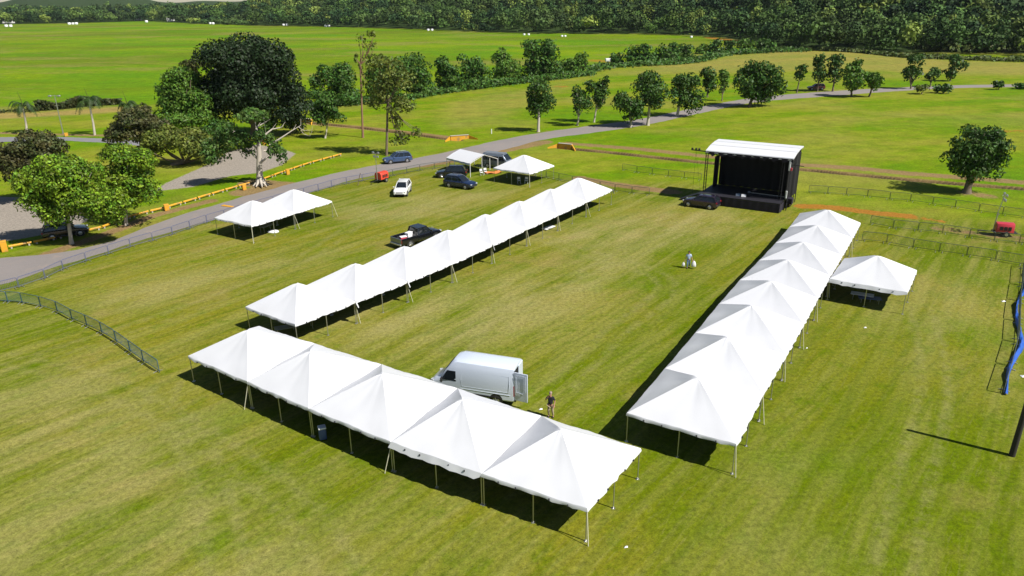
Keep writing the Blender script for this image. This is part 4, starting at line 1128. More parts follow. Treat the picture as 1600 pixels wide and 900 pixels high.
def pickup():
    a, b = at(624, 384), at(691, 363)
    rz = R(46)
    base = at(659, 381) + Vector((-.55, .6, 0))
    root = empty('pickup_truck', base, rz, label='black pickup truck with open bed half hidden behind the left tent row', cat='truck')
    L, hw = 5.6, .96; h = L / 2
    g = MB(); g.loft([body_ring(-.55, .4, 1.12, hw), body_ring(.3, .4, 1.12, hw), body_ring(1.25, .4, 1.12, hw), body_ring(1.9, .4, 1.1, hw, .06), body_ring(2.5, .42, 1.02, hw * .96, .05), body_ring(h, .5, .85, hw * .86, .02)])
    arches(g, 1.85, -1.65, hw, .4)
    body = g.build('body', [M['black_paint'], M['plastic']], root, smooth=32)
    g = MB()
    g.box((-1.68, hw - .04, .82), (2.25, .09, .66), bev=.03); g.box((-1.68, -hw + .04, .82), (2.25, .09, .66), bev=.03)
    g.box((-.6, 0, .82), (.08, hw * 1.8, .66)); g.box((-1.68, 0, .6), (2.2, hw * 1.84, .1))
    g.build('bed', M['black_paint'], root, smooth=30)
    g = MB(); g.box((-h, 0, .83), (.09, hw * 1.88, .62), bev=.03); tg = g.build('tailgate', M['grey_paint'], root, smooth=30)
    g = MB(); g.box((-h - .1, 0, .5), (.16, hw * 1.9, .18), bev=.04); g.build('rear_bumper', M['alu'], root, smooth=30)
    def rg(z, xa, xb, w): return [(xa, -w, z), (xb, -w * .94, z), (xb, w * .94, z), (xa, w, z)]
    g = MB(); g.loft([rg(1.08, -.52, 1.45, .86), rg(1.72, -.36, .78, .72)]); g.build('window', M['glass'], root)
    g = MB(); g.box((.2, 0, 1.76), (1.3, 1.46, .09), bev=.04); g.build('roof', M['black_paint'], root, smooth=40)
    g = MB()
    for s in (1, -1):
        g.tube([(1.45, s * .81, 1.08), (.8, s * .68, 1.73)], .05, 5); g.tube([(-.52, s * .86, 1.08), (-.36, s * .72, 1.73)], .09, 5); g.tube([(.42, s * .85, 1.08), (.3, s * .71, 1.73)], .04, 5)
    g.build('pillar', M['black_paint'], root)
    for s in (1, -1):
        g = MB(); g.box((-h + .03, s * (hw - .07), .85), (.1, .14, .4), bev=.03); g.build('tail_light', M['lamp_red'], root)
        g = MB(); g.box((h - .08, s * hw * .7, .86), (.2, .34, .18), bev=.04); g.build('headlight', M['lamp_clear'], root)
        g = MB(); g.box((1.2, s * (hw + .14), 1.25), (.14, .24, .2), bev=.05); g.build('wing_mirror', M['plastic'], root)
    wheels(root, 1.85, -1.65, hw, .4, .26)
    def put(x, y, z): return root.matrix_basis.copy() if False else Vector((base.x + x * math.cos(rz) - y * math.sin(rz), base.y + x * math.sin(rz) + y * math.cos(rz), z))
    c = empty('cool_box', put(-1.0, .1, .65), rz + .2, label='white cool box standing in the pickup bed by the cab', cat='cool box')
    g = MB(); g.box((0, 0, .3), (.75, .5, .6), bev=.05); g.build('body', M['white_plastic'], c, smooth=40)
    g = MB(); g.box((0, 0, .65), (.8, .54, .1), bev=.03); g.build('lid', M['white_plastic'], c, smooth=40)
    c = empty('cool_box', put(-1.95, -.15, .65), rz - .3, label='red cool box with white lid near the pickup tailgate', cat='cool box')
    g = MB(); g.box((0, 0, .22), (.7, .45, .44), bev=.05); g.build('body', M['pink_plastic'], c, smooth=40)
    g = MB(); g.box((0, 0, .48), (.74, .48, .09), bev=.03); g.build('lid', M['white_plastic'], c, smooth=40)
pickup()

def van_shell(root, st, paint, arch):
    g = MB()
    rings = []
    for x, zb, zt, hw, ti in st:
        half = [(x, 0, zb), (x, hw * .94, zb), (x, hw, zb + .1), (x, hw, zb + (zt - zb) * .45), (x, hw - ti * .55, zb + (zt - zb) * .8), (x, hw - ti - .03, zt - .1), (x, hw - ti - .14, zt - .02), (x, (hw - ti) * .45, zt + .02)]
        rings.append(half + [(x, 0, zt + .03)] + [(a, -b, c) for a, b, c in reversed(half[1:])])
    g.loft(rings); arches(g, *arch); return g.build('body', [M[paint], M['plastic']], root, smooth=30)
def white_van():
    rz = R(161.5)
    c, s = math.cos(rz), math.sin(rz)
    # rear near-side bottom corner (van's left rear) seen at (806, 637)
    L, hw = 5.9, .98
    corner = at(803, 637)
    base = corner - Vector((c * (-L / 2) - s * hw, s * (-L / 2) + c * hw, 0))
    root = empty('cargo_van', base, rz, label='white high-roof cargo van with its rear door swung open behind the nearest tents', cat='van')
    st = [(-2.95, .42, 2.68, .96, .12), (-2.85, .36, 2.7, .98, .12), (0, .34, 2.72, .99, .12), (.9, .34, 2.72, .99, .13), (1.25, .34, 2.62, .99, .16), (1.75, .34, 2.05, .99, .17), (2.12, .34, 1.42, .985, .08), (2.5, .36, 1.22, .96, .03), (2.82, .4, 1.05, .88, .02), (2.95, .5, .85, .74, .0)]
    body = van_shell(root, st, 'silver_white_paint', (1.98, -1.75, hw + .012, .37))
    # raised ribs of the side panels
    for sd_ in (1, -1):
        y = sd_ * .985
        g = MB()
        g.tube([(-2.6, y, 1.0), (-2.65, y - sd_ * .0, 1.5), (-2.62, y - sd_ * .065, 2.12), (.6, y - sd_ * .075, 2.12), (.66, y + sd_ * .003, 1.5), (.6, y + sd_ * .004, 1.0), (-2.6, y, 1.0)], .014, 5, cap=False)
        g.tube([(-2.7, y + sd_ * .002, .82), (.75, y + sd_ * .006, .82)], .018, 5)
        g.build('side_rib', M['silver_white_paint'], body, smooth=60)
        g = MB(); g.box((-.1, sd_ * .995, .52), (4.0, .04, .14), bev=.02); g.build('bump_strip', M['plastic'], body)
        g = MB(); vs = [(1.0, sd_ * .992, 1.28), (2.02, sd_ * .99, 1.30), (1.62, sd_ * .925, 1.96), (1.02, sd_ * .925, 1.98)]
        vs = [(x, y_ + sd_ * .008, z) for x, y_, z in vs] + [(x, y_ - sd_ * .05, z) for x, y_, z in vs]
        g.add(vs, [(0, 1, 2, 3), (0, 4, 5, 1), (1, 5, 6, 2), (2, 6, 7, 3), (3, 7, 4, 0)]); g.build('side_window', M['glass'], root)
        g = MB(); g.box((1.95, sd_ * 1.16, 1.35), (.12, .22, .34), bev=.05); g.build('wing_mirror', M['plastic'], root, smooth=40)
        g = MB(); g.box((2.72, sd_ * .72, .98), (.34, .3, .2), bev=.06, rz=-sd_ * .4); g.build('headlight', M['lamp_clear'], root, smooth=40)
        g = MB(); g.box((-2.94, sd_ * .92, 1.15), (.07, .1, .75), bev=.02); g.build('tail_light', M['lamp_red'], root)
    g = MB(); o = .02
    g.add([(2.1 + o, -.82, 1.47), (2.1 + o, .82, 1.47), (1.42 + o, .72, 2.47 + o), (1.42 + o, -.72, 2.47 + o)], [(0, 1, 2, 3)])
    g.build('windscreen', M['glass'], root)
    g = MB(); g.box((2.93, 0, .75), (.1, 1.2, .26), bev=.04); g.box((2.86, 0, .45), (.2, 1.7, .2), bev=.05); g.build('grille', M['plastic'], root)
    g = MB(); g.box((-3.0, 0, .46), (.14, 1.85, .16), bev=.04); g.build('rear_bumper', M['plastic'], root)
    g = MB(); g.box((-2.952, .43, 1.55), (.02, .82, 1.95)); g.build('cargo_shade_panel', M['stage_black'], root)  # flat black panel; its colour stands in for the dark of the open interior
    g = MB(); g.box((-2.965, -.43, 1.55), (.05, .82, 1.98), bev=.02); g.build('rear_door', M['silver_white_paint'], root, smooth=30)
    g = MB(); g.box((-3.43, .955, 1.52), (.92, .06, 2.0), bev=.025, rz=R(-7)); dr = g.build('rear_door', M['silver_white_paint'], root, smooth=30); dr['label'] = 'rear door swung wide open'
    g = MB(); y = 1.0
    g.tube([(-3.12, y - .02, 1.15), (-3.12, y - .02, 2.35), (-3.75, y + .05, 2.35), (-3.75, y + .05, 1.25), (-3.6, y + .04, 1.1), (-3.12, y - .02, 1.15)], .012, 5, cap=False); g.build('door_rib', M['silver_white_paint'], dr)
    wheels(root, 1.98, -1.75, hw + .005, .36, .24)
white_van()
def grey_van():
    rz = R(-26)
    base = gmid((758, 263), (799, 265)) + Vector((.1, 1.1, 0))
    root = empty('passenger_van', base, rz, label='grey passenger van with dark windows parked behind gabled canopy', cat='van')
    st = [(-2.5, .4, 2.0, .93, .14), (-2.4, .34, 2.22, .97, .14), (0, .32, 2.28, .98, .15), (1.1, .32, 2.22, .98, .17), (1.75, .32, 1.35, .97, .08), (2.2, .36, 1.12, .95, .03), (2.5, .45, .9, .85, 0)]
    body = van_shell(root, st, 'grey_paint', (1.6, -1.5, .985, .35))
    g = MB(); g.box((-.6, 0, 2.29), (3.4, 1.3, .05), bev=.02); g.build('roof', M['alu'], root, smooth=30)
    for sd_ in (1, -1):
        for x0, x1 in ((-2.3, -1.45), (-1.35, -.55), (-.45, .35), (.5, 1.35)):
            g = MB(); t = .25 if x1 > 1 else 0
            vs = [(x0, sd_ * .985, 1.25), (x1 + t * .8, sd_ * .985, 1.25), (x1 - t, sd_ * .9, 1.9), (x0, sd_ * .9, 1.9)]
            vs = [(x, y_ + sd_ * .01, z) for x, y_, z in vs] + [(x, y_ - sd_ * .05, z) for x, y_, z in vs]
            g.add(vs, [(0, 1, 2, 3), (0, 4, 5, 1), (1, 5, 6, 2), (2, 6, 7, 3), (3, 7, 4, 0)]); g.build('side_window', M['glass'], root)
        g = MB(); g.box((2.3, sd_ * .74, .9), (.3, .3, .18), bev=.05); g.build('headlight', M['lamp_clear'], root)
        g = MB(); g.box((-2.48, sd_ * .86, 1.1), (.08, .14, .4), bev=.02); g.build('tail_light', M['lamp_red'], root)
        g = MB(); g.box((1.6, sd_ * 1.1, 1.35), (.12, .2, .2), bev=.04); g.build('wing_mirror', M['plastic'], root)
    g = MB(); g.add([(1.78, -.8, 1.38), (1.78, .8, 1.38), (1.2, .7, 2.14), (1.2, -.7, 2.14)], [(0, 1, 2, 3)]); g.build('windscreen', M['glass'], root)
    wheels(root, 1.6, -1.5, .98, .34, .23)
grey_van()

def light_tower(base, rz, paint, label, mast_h, lean=0.0, two=True, s=1.0):
    root = empty('light_tower_trailer', base, rz, label=label, cat='light tower', group='mobile light towers')
    g = MB()
    rings = []
    for x in (-.85, -.78, .75, .85):
        k = .92 if abs(x) > .8 else 1
        rings.append([(x * s, y * k * s, z * s) for y, z in ((-.6, .5), (.6, .5), (.62, 1.2), (.5, 1.42), (.2, 1.5), (-.2, 1.5), (-.5, 1.42), (-.62, 1.2))])
    g.loft(rings); b = g.build('housing', M[paint], root, smooth=35)
    g = MB()
    for x in (-.4, 0, .4): g.box((x * s, -.625 * s, .95 * s), (.3 * s, .02, .4 * s))
    g.build('vent', M['plastic'], b)
    g = MB(); g.box((.1 * s, 0, .44 * s), (2.3 * s, 1.0 * s, .1 * s)); g.tube([(-1.0 * s, 0, .42 * s), (-2.5 * s, 0, .38 * s)], .05, 6); g.tube([(-2.4 * s, 0, .4 * s), (-2.4 * s, 0, .02)], .035, 6)
    g.build('chassis', M['plastic'], root)
    for y in (-.66, .66):
        g = MB(); g.tube([(.15 * s, (y - .09) * s, .31 * s), (.15 * s, (y + .09) * s, .31 * s)], .31 * s, 16); w = g.build('wheel', M['rubber'], root, smooth=40)
        g = MB(); sg = 1 if y > 0 else -1; g.tube([(.15 * s, (y + sg * .092) * s, .31 * s), (.15 * s, (y + sg * .105) * s, .31 * s)], .17 * s, 12); g.build('rim', M['alu'], w)
    x0 = -1.0 * s
    g = MB(); g.tube([(x0, 0, .4), (x0 + lean * .3, 0, mast_h * .55)], .07, 6); g.tube([(x0 + .02, 0, mast_h * .5), (x0 + lean, 0, mast_h)], .045, 6); g.tube([(x0 + .02, -.5, mast_h), (x0 + lean, .5, mast_h)], .03, 6)
    g.build('mast', M['galv'], root, smooth=40)
    for y, z in ((-.45, .05), (.45, .05), (-.3, -.5), (.3, -.5)):
        g = MB(); g.box((x0 + lean + .06, y, mast_h + z), (.16, .36, .3), bev=.04); g.build('lamp', M['alu'], root, smooth=40)
light_tower(at(597, 284), R(60), 'red_machine', 'red-orange light tower trailer by the road fence, its mast in front of the silver-blue car', 4.3)
light_tower(at(1566, 368), R(-18) , 'red_tower', 'red light tower trailer inside the right-hand barriers, mast raised', 4.4, .35, s=.98)

# ------------------------------------------------------------------ stage
def stage():
    rz = R(-32)
    root = empty('concert_stage', at(1216.5, 333.5), rz, label='black mobile concert stage with white roof at the end of the lawn', cat='stage')
    W, Dp, dk = 10.0, 6.3, 1.18
    g = MB(); g.box((-W / 2, Dp / 2, dk - .06), (W, Dp, .12)); g.build('deck', M['stage_deck'], root)
    g = MB()
    n = 40
    def cloth(p, q, z0, z1, n, amp=.04):
        vs = []; p, q = Vector(p), Vector(q); nn = Vector((-(q - p).y, (q - p).x)).normalized()
        for i in range(n + 1):
            t = i / n; c = p.lerp(q, t)
            for j, z in enumerate((z0, (z0 + z1) / 2, z1)):
                o = nn * amp * math.sin(i * 1.1 + j * .3) * (1 - j * .3)
                vs.append((c.x + o.x, c.y + o.y, z))
        return vs, [(i * 3 + j, i * 3 + 3 + j, i * 3 + 4 + j, i * 3 + 1 + j) for i in range(n) for j in (0, 1)]
    g.add(*cloth((-W, -.05), (0, -.05), .02, dk - .13, 60)); g.add(*cloth((.05, 0), (.05, Dp), .02, dk - .13, 30)); g.build('skirt', M['stage_skirt'], root, smooth=60)
    g = MB(); g.add(*cloth((-W + .6, Dp), (.5, Dp), dk, 6.85, 60, .05)); g.build('back_curtain', M['stage_black'], root, smooth=60)
    g = MB(); g.add(*cloth((.15, 2.1), (.5, Dp), dk, 6.5, 30, .06)); g.build('side_curtain', M['stage_black'], root, smooth=60)
    g = MB(); g.add(*cloth((-W + .5, 4.2), (-W + .5, Dp), dk, 5.2, 14, .08)); g.build('side_curtain', M['stage_skirt'], root, smooth=60)
    # roof: shallow folded panels, lower at the back
    g = MB(); x0, x1 = -W + .05, .65
    prof = [(1.45, 6.30), (1.5, 6.44), (3.3, 6.86), (5.0, 7.04), (6.6, 7.06), (6.75, 6.9)]
    vs = []
    for y, z in prof: vs += [(x0, y, z), (x1, y, z)]
    for y, z in reversed(prof): vs += [(x0, y, z - .14), (x1, y, z - .14)]
    m = len(vs) // 2
    g.add(vs, [(2 * i, 2 * i + 1, 2 * ((i + 1) % m) + 1, 2 * ((i + 1) % m)) for i in range(m)] + [tuple(2 * i for i in range(m))[::-1], tuple(2 * i + 1 for i in range(m))])
    rf = g.build('roof', M['vinyl'], root)
    g = MB()
    for y, z in ((3.3, 6.866), (5.0, 7.046)): g.box(((x0 + x1) / 2, y, z), (x1 - x0, .06, .02))
    g.build('seam', M['galv'], rf)
    g = MB(); vs = []; nn = 60
    for i in range(nn + 1):
        x = x0 + (x1 - x0) * i / nn; vs += [(x, 1.43, 6.34), (x, 1.46 + .05 * math.sin(i), 5.95 + .12 * math.sin(i * .9) + .08 * math.sin(i * 2.1))]
    g.add(vs, [(2 * i, 2 * i + 1, 2 * i + 3, 2 * i + 2) for i in range(nn)]); g.build('valance', M['stage_skirt'], root, smooth=60)
    for x, y in ((-W + .2, 1.75), (.3, 1.8), (.35, 4.0), (-W + .2, Dp + .1), (.35, Dp + .1), (-.5, 1.9)):
        g = MB(); q = .13
        for sx in (-q, q):
            for sy in (-q, q): g.tube([(x + sx, y + sy, .0), (x + sx, y + sy, 6.35)], .03, 4)
        for k in range(13):
            z = .1 + k * .5; g.tube([(x - q, y - q, z), (x + q, y - q, z + .25)], .015, 4); g.tube([(x - q, y + q, z), (x - q, y - q, z + .25)], .015, 4); g.tube([(x + q, y - q, z), (x + q, y + q, z + .25)], .015, 4)
        g.build('tower_post', M['stage_steel'], root)
    g = MB(); g.box(((x0 + x1) / 2, 1.7, 6.22), (W + .2, .25, .2)); g.tube([(x0 - 1.9, 1.7, 6.3), (x0, 1.7, 6.25)], .07, 6); g.tube([(x1 - .3, 1.7, 5.6), (x1 + 1.2, 1.8, 5.55)], .05, 6); g.build('truss', M['stage_steel'], root)
    for x in (-1.8, -1.3, -.9):
        g = MB(); g.box((x0 + x, 1.7, 6.42), (.22, .25, .3), bev=.04); g.build('stage_lamp', M['plastic'], root)
    g = MB(); g.tube([(x0 - 1.3, 1.7, 6.25), (x0 - 1.32, 1.6, .05)], .012, 4); g.tube([(x0 - 1.3, 1.7, 6.2), (x0 + .1, 1.0, .05)], .01, 4); g.build('cable', M['plastic'], root)
    for z, h in ((5.4, 1.0), (2.0, .9), (5.9, .3)):
        g = MB(); g.box((.3, 1.55, z), (.2, .12, h), bev=.03); g.build('tower_fitting', M['white_plastic'], root)
    g = MB(); g.box((.52, 1.55, 5.1), (.22, .16, .35), bev=.03); g.build('tower_fitting', M['pink_plastic'], root)
    for y in (3.6, 4.6):
        g = MB(); g.tube([(.25, y, .45), (.5, y, .45)], .42, 16); w = g.build('wheel', M['rubber'], root, smooth=40)
        g = MB(); g.tube([(.5, y, .45), (.515, y, .45)], .22, 12); g.build('rim', M['alu'], w)
    g = MB(); g.box((.5, 3.2, .9), (.7, .9, .7), bev=.05); g.build('generator_box', M['stage_skirt'], root)
    g = MB(); vs = [(-W, .3, dk - .02), (-W, 1.7, dk - .02), (-W - 2.6, 1.7, .06), (-W - 2.6, .3, .06)]
    g.add([*vs, *[(a, b, c - .08) for a, b, c in vs]], [(0, 1, 2, 3), (7, 6, 5, 4), (0, 3, 7, 4), (1, 5, 6, 2), (3, 2, 6, 7)]); g.build('ramp', M['stage_deck'], root)
    def put(x, y, z): return Vector((root.location.x + x * math.cos(rz) - y * math.sin(rz), root.location.y + x * math.sin(rz) + y * math.cos(rz), z))
    for i, (x, y) in enumerate(((-5.4, 1.5), (-4.7, 1.45))):
        c = empty('floor_monitor', put(x, y, dk + .002), rz + .2, label=('left' if i == 0 else 'right') + ' one of two pale boxes on the stage floor', cat='box', group='pale boxes on the stage floor')
        g = MB(); g.add([(-.28, -.2, 0), (.28, -.2, 0), (.28, .25, 0), (-.28, .25, 0), (-.26, -.1, .3), (.26, -.1, .3), (.26, .2, .16), (-.26, .2, .16)], [(3, 2, 1, 0), (4, 5, 6, 7), (0, 1, 5, 4), (1, 2, 6, 5), (2, 3, 7, 6), (3, 0, 4, 7)])
        g.build('box_body', M['white_plastic'] if i else M['grey_paint'], c)
    g = MB(); g.tube([(0, 0, .06), (4.3, -.1, .06)], .06, 6); g.box((0, 0, .1), (.3, .25, .2), bev=.04)
    o = g.build('metal_pole', M['alu']); o.location = put(-4.6, 3.6, dk); o.rotation_euler = (0, 0, rz); tag(o, 'long pale metal pole lying at the back of the stage floor', 'pole')
    return root
stage()

# ------------------------------------------------------------------ yellow rails, culvert walls, posts
def rails():
    line = [(-30, 396), (0, 391), (24, 388), (40, 385), (75, 377), (141, 363), (175, 353), (211, 339), (256, 328), (300, 315), (350, 300), (392, 288)]
    line2 = [(412, 282), (448, 269), (480, 258), (505, 251), (534, 243)]
    m = 0
    for L_, nm in ((line, 'left of the pale kapok tree'), (line2, 'right of the pale kapok tree')):
        c = catmull([at(*p) for p in L_], .1); s = [0]
        for i in range(len(c) - 1): s.append(s[-1] + (c[i + 1] - c[i]).length)
        def P(t):
            j = 0
            while j < len(s) - 2 and s[j + 1] < t: j += 1
            return c[j].lerp(c[j + 1], min(1, max(0, (t - s[j]) / max(1e-6, s[j + 1] - s[j]))))
        n = int(s[-1] / 2.35)
        for k in range(n):
            a, b = P(k * s[-1] / n + .12), P((k + 1) * s[-1] / n - .12)
            v = b - a; rz = math.atan2(v.y, v.x)
            root = empty('parking_rail', (a.x, a.y, 0), rz, label=f'yellow log rail, {nth(k)} from the left, {nm}', cat='rail', group='yellow log rails ' + nm)
            g = MB(); l = v.length
            g.tube([(0, 0, .3), (l * .5, 0, .3 + random.uniform(-.02, .02)), (l, 0, .3)], .12, 9); g.build('log', M['yellow'], root, smooth=40)
            for x in (.25, l - .25):
                g = MB(); g.box((x, 0, .1), (.16, .16, .24)); g.build('foot', M['concrete'], root)
    for i, (x, y, w, h, lab) in enumerate(((8, 393, .6, 1.1, 'yellow concrete post at the left end of the log rails'), (261, 329, .55, .75, 'yellow concrete post between log rails right of the green trees'), (382, 297, .5, .7, 'yellow concrete post at the foot of the kapok tree'),
                               (450, 273, .5, .8, 'yellow concrete post in the rails right of the kapok tree'), (413, 226, .6, 1.0, 'yellow concrete post seen through the kapok branches'), (104, 213, .6, .6, 'small yellow post by the street lamp and side road'))):
        g = MB(); g.box((0, 0, h / 2), (w, w, h), bev=.05); g.box((0, 0, h + .03), (w * 1.08, w * 1.08, .07), bev=.02)
        o = g.build('yellow_post', M['yellow'], smooth=30); o.location = at(x, y); o.rotation_euler = (0, 0, .6); tag(o, lab, 'post', 'yellow concrete posts')
    g = MB(); g.box((0, 0, .06), (1.9, .5, .12), bev=.05); o = g.build('road_hump', M['yellow'], smooth=40); o.location = at(356, 323); o.rotation_euler = (0, 0, R(-28)); tag(o, 'yellow painted hump on the road behind the pair of tents', 'speed bump')
rails()
def culvert(p, q, label, wing, h=.9):
    a, b = at(*p), at(*q); v = b - a; rz = math.atan2(v.y, v.x); l = v.length
    root = empty('culvert_wall', (a.x, a.y, 0), rz, label=label, cat='culvert wall', group='yellow culvert walls')
    g = MB(); g.box((l / 2, 0, h / 2 - .35), (l, .35, h + .7), bev=.04); g.build('headwall', M['yellow'], root, smooth=30)
    for x, s in ((0, -1), (l, 1)):
        g = MB(); vs = [(x, 0, -.6), (x, 0, h), (x + s * 1.4, wing * 1.5, h * .25), (x + s * 1.4, wing * 1.5, -.6)]
        vs += [(a_, b_ + .28, c_) for a_, b_, c_ in vs]
        g.add(vs, [(0, 1, 2, 3), (7, 6, 5, 4), (1, 5, 6, 2), (0, 4, 5, 1), (3, 2, 6, 7)]); g.build('wing_wall', M['yellow'], root)
    g = MB(); g.box((l / 2, 0, h + .03), (l + .1, .5, .08), bev=.02); g.build('coping', M['concrete'], root)
culvert((704, 219), (732, 217), 'yellow culvert wall left of the road where the ditch ends', -1, .75)
culvert((873, 231), (893, 233), 'yellow culvert wall right of the road where the ditch begins', -1, .8)
culvert((468, 191), (487, 193), 'yellow culvert wall behind the small dark tree at the ditch head', -1, .9)
def street_lamp():
    b = at(99, 209); root = empty('street_lamp', b, label='tall thin grey street lamp between two palms', cat='street lamp')
    g = MB(); g.tube([(0, 0, 0), (0, 0, 7.6)], [.12, .07], 8); g.box((0, 0, .1), (.35, .35, .2)); g.build('pole', M['galv'], root, smooth=40)
    g = MB(); g.tube([(-.9, 0, 7.5), (.9, 0, 7.5)], .05, 6); g.build('arm', M['galv'], root)
    for x in (-.9, .9):
        g = MB(); g.box((x, -.1, 7.45), (.6, .45, .3), bev=.08); g.build('lamp', M['galv'], root, smooth=40)
street_lamp()
def utility_pole():
    root = empty('utility_pole', at(1581, 712), label='dark leaning wooden pole cut off by the right edge of the picture', cat='pole')
    g = MB(); g.tube([(0, 0, -.1), (.03, 0, 2.0), (.06, .02, 4), (.1, .02, 5.9)], [.17, .155, .14, .125], 12); g.build('pole', M['pole_wood'], root, smooth=50)
    g = MB(); g.tube([(.17, -.02, .05), (.19, -.02, 2.0), (.2, 0, 4.0), (.22, 0, 5.6)], .025, 6); g.build('pale_edge_tube', M['alu'], root)  # thin pale tube running up the right edge of the pole
    g = MB(); g.box((.17, 0, 4.6), (.14, .2, .3), bev=.03); g.build('socket_box', M['plastic'], root)
utility_pole()
g = MB(); g.tube([(0, 0, 0), (.5, .1, 1.75)], .05, 6); o = g.build('leaning_post', M['bark']); o.location = at(559, 290); tag(o, 'brown leaning post by the road fence left of the red-orange trailer', 'post')
g = MB(); g.tube([(0, 0, 0), (.05, 0, 4.6)], .035, 6); g.box((.05, 0, 4.5), (.3, .1, .15)); o = g.build('thin_pole', M['galv']); o.location = at(417, 223); tag(o, 'thin pale pole standing behind the kapok tree', 'pole')
for x, y, h in ((768, 209, .9),):
    g = MB(); g.tube([(0, 0, 0), (0, 0, h)], .09, 8); o = g.build('marker_post', M['white_plastic']); o.location = at(x, y); tag(o, 'short white marker post on the grass left of the first row tree', 'post')

# ------------------------------------------------------------------ loose things near the tents
def folding_chair(p, rz, label):
    root = empty('folding_chair', p, rz, label=label, cat='chair', group='white folding chairs')
    g = MB(); g.box((0, 0, .45), (.44, .42, .04), bev=.015); g.build('seat', M['white_plastic'], root, smooth=30)
    g = MB(); g.box((0, .22, .76), (.44, .035, .34), bev=.012); g.build('backrest', M['white_plastic'], root, smooth=30)
    for x in (-.2, .2):
        g = MB(); g.tube([(x, -.22, 0), (x, .22, .9)], .018, 5); g.build('leg', M['white_plastic'], root)
        g = MB(); g.tube([(x, .24, 0), (x, -.16, .45)], .018, 5); g.build('leg', M['white_plastic'], root)
folding_chair(at(752.5, 274), .5, 'white folding chair under the gabled canopy, the left one')
folding_chair(at(758.5, 272.5), .3, 'white folding chair under the gabled canopy, the right one')
folding_chair(at(811, 287), .2, 'white folding chair in shade under the single peaked tent')
folding_chair(at(822.5, 287), -.2, 'white folding chair at the near corner of the single peaked tent')
def table(p, rz, mat, label, L=1.8, W=.76, h=.74, up=True):
    root = empty('folding_table', p, rz, label=label, cat='table', group='folding tables under the tents')
    g = MB(); g.box((0, 0, h), (L, W, .05), bev=.02); g.build('tabletop', M[mat], root, smooth=30)
    if h > .3:
        for x in (-L * .38, L * .38):
            g = MB(); g.tube([(x, -W * .4, 0), (x, -W * .4, h - .03), (x, W * .4, h - .03), (x, W * .4, 0)], .018, 5); g.build('leg', M['galv'], root)
table(at(449, 524), .4, 'grey_paint', 'grey folding table in the shade of the first left-row tent')
table(at(474, 514), .5, 'grey_paint', 'darker folding table beside the near corner leg of the left row')
table(at(857, 357), .9, 'white_plastic', 'white flat table lying at the edge of shade, far half of left row', h=.12)
table(at(887, 333), .9, 'grey_paint', 'grey folding table under the second-farthest left-row tent')
table(at(800, 370), .9, 'grey_paint', 'grey folding table under the fifth left-row tent')
table(at(750, 395), .9, 'grey_paint', 'small grey folding table under the fourth left-row tent', L=1.2)
table(at(418, 362), 1.0, 'grey_paint', 'grey folding table under the pair of tents by the road')
table(at(1346, 468), -.5, 'white_plastic', 'white folding table under the tent joined to the right row', h=.5)
table(at(1358, 472), -.3, 'blue_plastic', 'blue folding table beside the white one under the joined tent', h=.4)
def lid():
    g = MB(); n = 18
    g.loft([[(math.cos(t) * r * 1.0, math.sin(t) * r * .7, z) for t in [2 * math.pi * k / n for k in range(n)]] for r, z in ((.62, 0), (.66, .1), (.55, .2), (.3, .26))])
    o = g.build('white_tub', M['white_plastic'], smooth=40); o.location = at(427, 363); tag(o, 'upturned white tub by the middle leg of the roadside tents', 'tub')
lid()
def cooler():
    root = empty('drink_cooler', at(505, 686), .4, label='blue upright cooler standing under the second nearest-row tent', cat='cooler')
    g = MB(); g.box((0, 0, .42), (.42, .42, .72), bev=.05); g.build('body', M['blue_plastic'], root, smooth=40)
    g = MB(); g.box((0, 0, .82), (.46, .46, .1), bev=.03); g.build('lid', M['white_plastic'], root, smooth=40)
    for x in (-.15, .15):
        g = MB(); g.box((x, 0, .03), (.08, .36, .06)); g.build('foot', M['plastic'], root)
cooler()
g = MB(); n = 10; vs = []
for i in range(n):
    for k in range(n): vs.append((i * .28 + .05 * math.sin(k * 2), k * .16 + .05 * math.sin(i * 1.7), .12 + .1 * math.sin(i * .9) * math.cos(k * .8)))
g.add(vs, [(i * n + k, i * n + k + 1, (i + 1) * n + k + 1, (i + 1) * n + k) for i in range(n - 1) for k in range(n - 1)])
o = g.build('orange_tarp', M['tarp_orange'], smooth=60); o.location = at(761, 273); o.rotation_euler = (0, 0, .4); md = o.modifiers.new('thick', 'SOLIDIFY'); md.thickness = .02; tag(o, 'crumpled orange tarp at the right legs of the gabled canopy', 'tarp')
for i, (x, y, s_, lab) in enumerate(((975, 857, .12, 'scrap of white litter below the nearest row corner'), (1350, 513, .14, 'scrap of white litter right of the joined tent, on green grass'), (1259, 545, .1, 'tiny white litter beside the right row legs'), (1566, 472, .2, 'pale crumpled litter beside the blue mesh'), (1597, 590, .3, 'pale plank end at the right picture edge'),
                               (842, 641, .15, 'pale scrap on the lawn between van and man'))):
    g = MB(); g.add([(0, 0, .02), (s_ * 1.6, .02, .03), (s_ * 1.5, s_ * .8, .07), (.03, s_, .02), (s_ * .7, s_ * .4, .11)], [(0, 1, 4), (1, 2, 4), (2, 3, 4), (3, 0, 4), (3, 2, 1, 0)])
    o = g.build('litter', M['white_plastic']); o.location = at(x, y); tag(o, lab, 'litter', 'scraps of litter on the lawn')

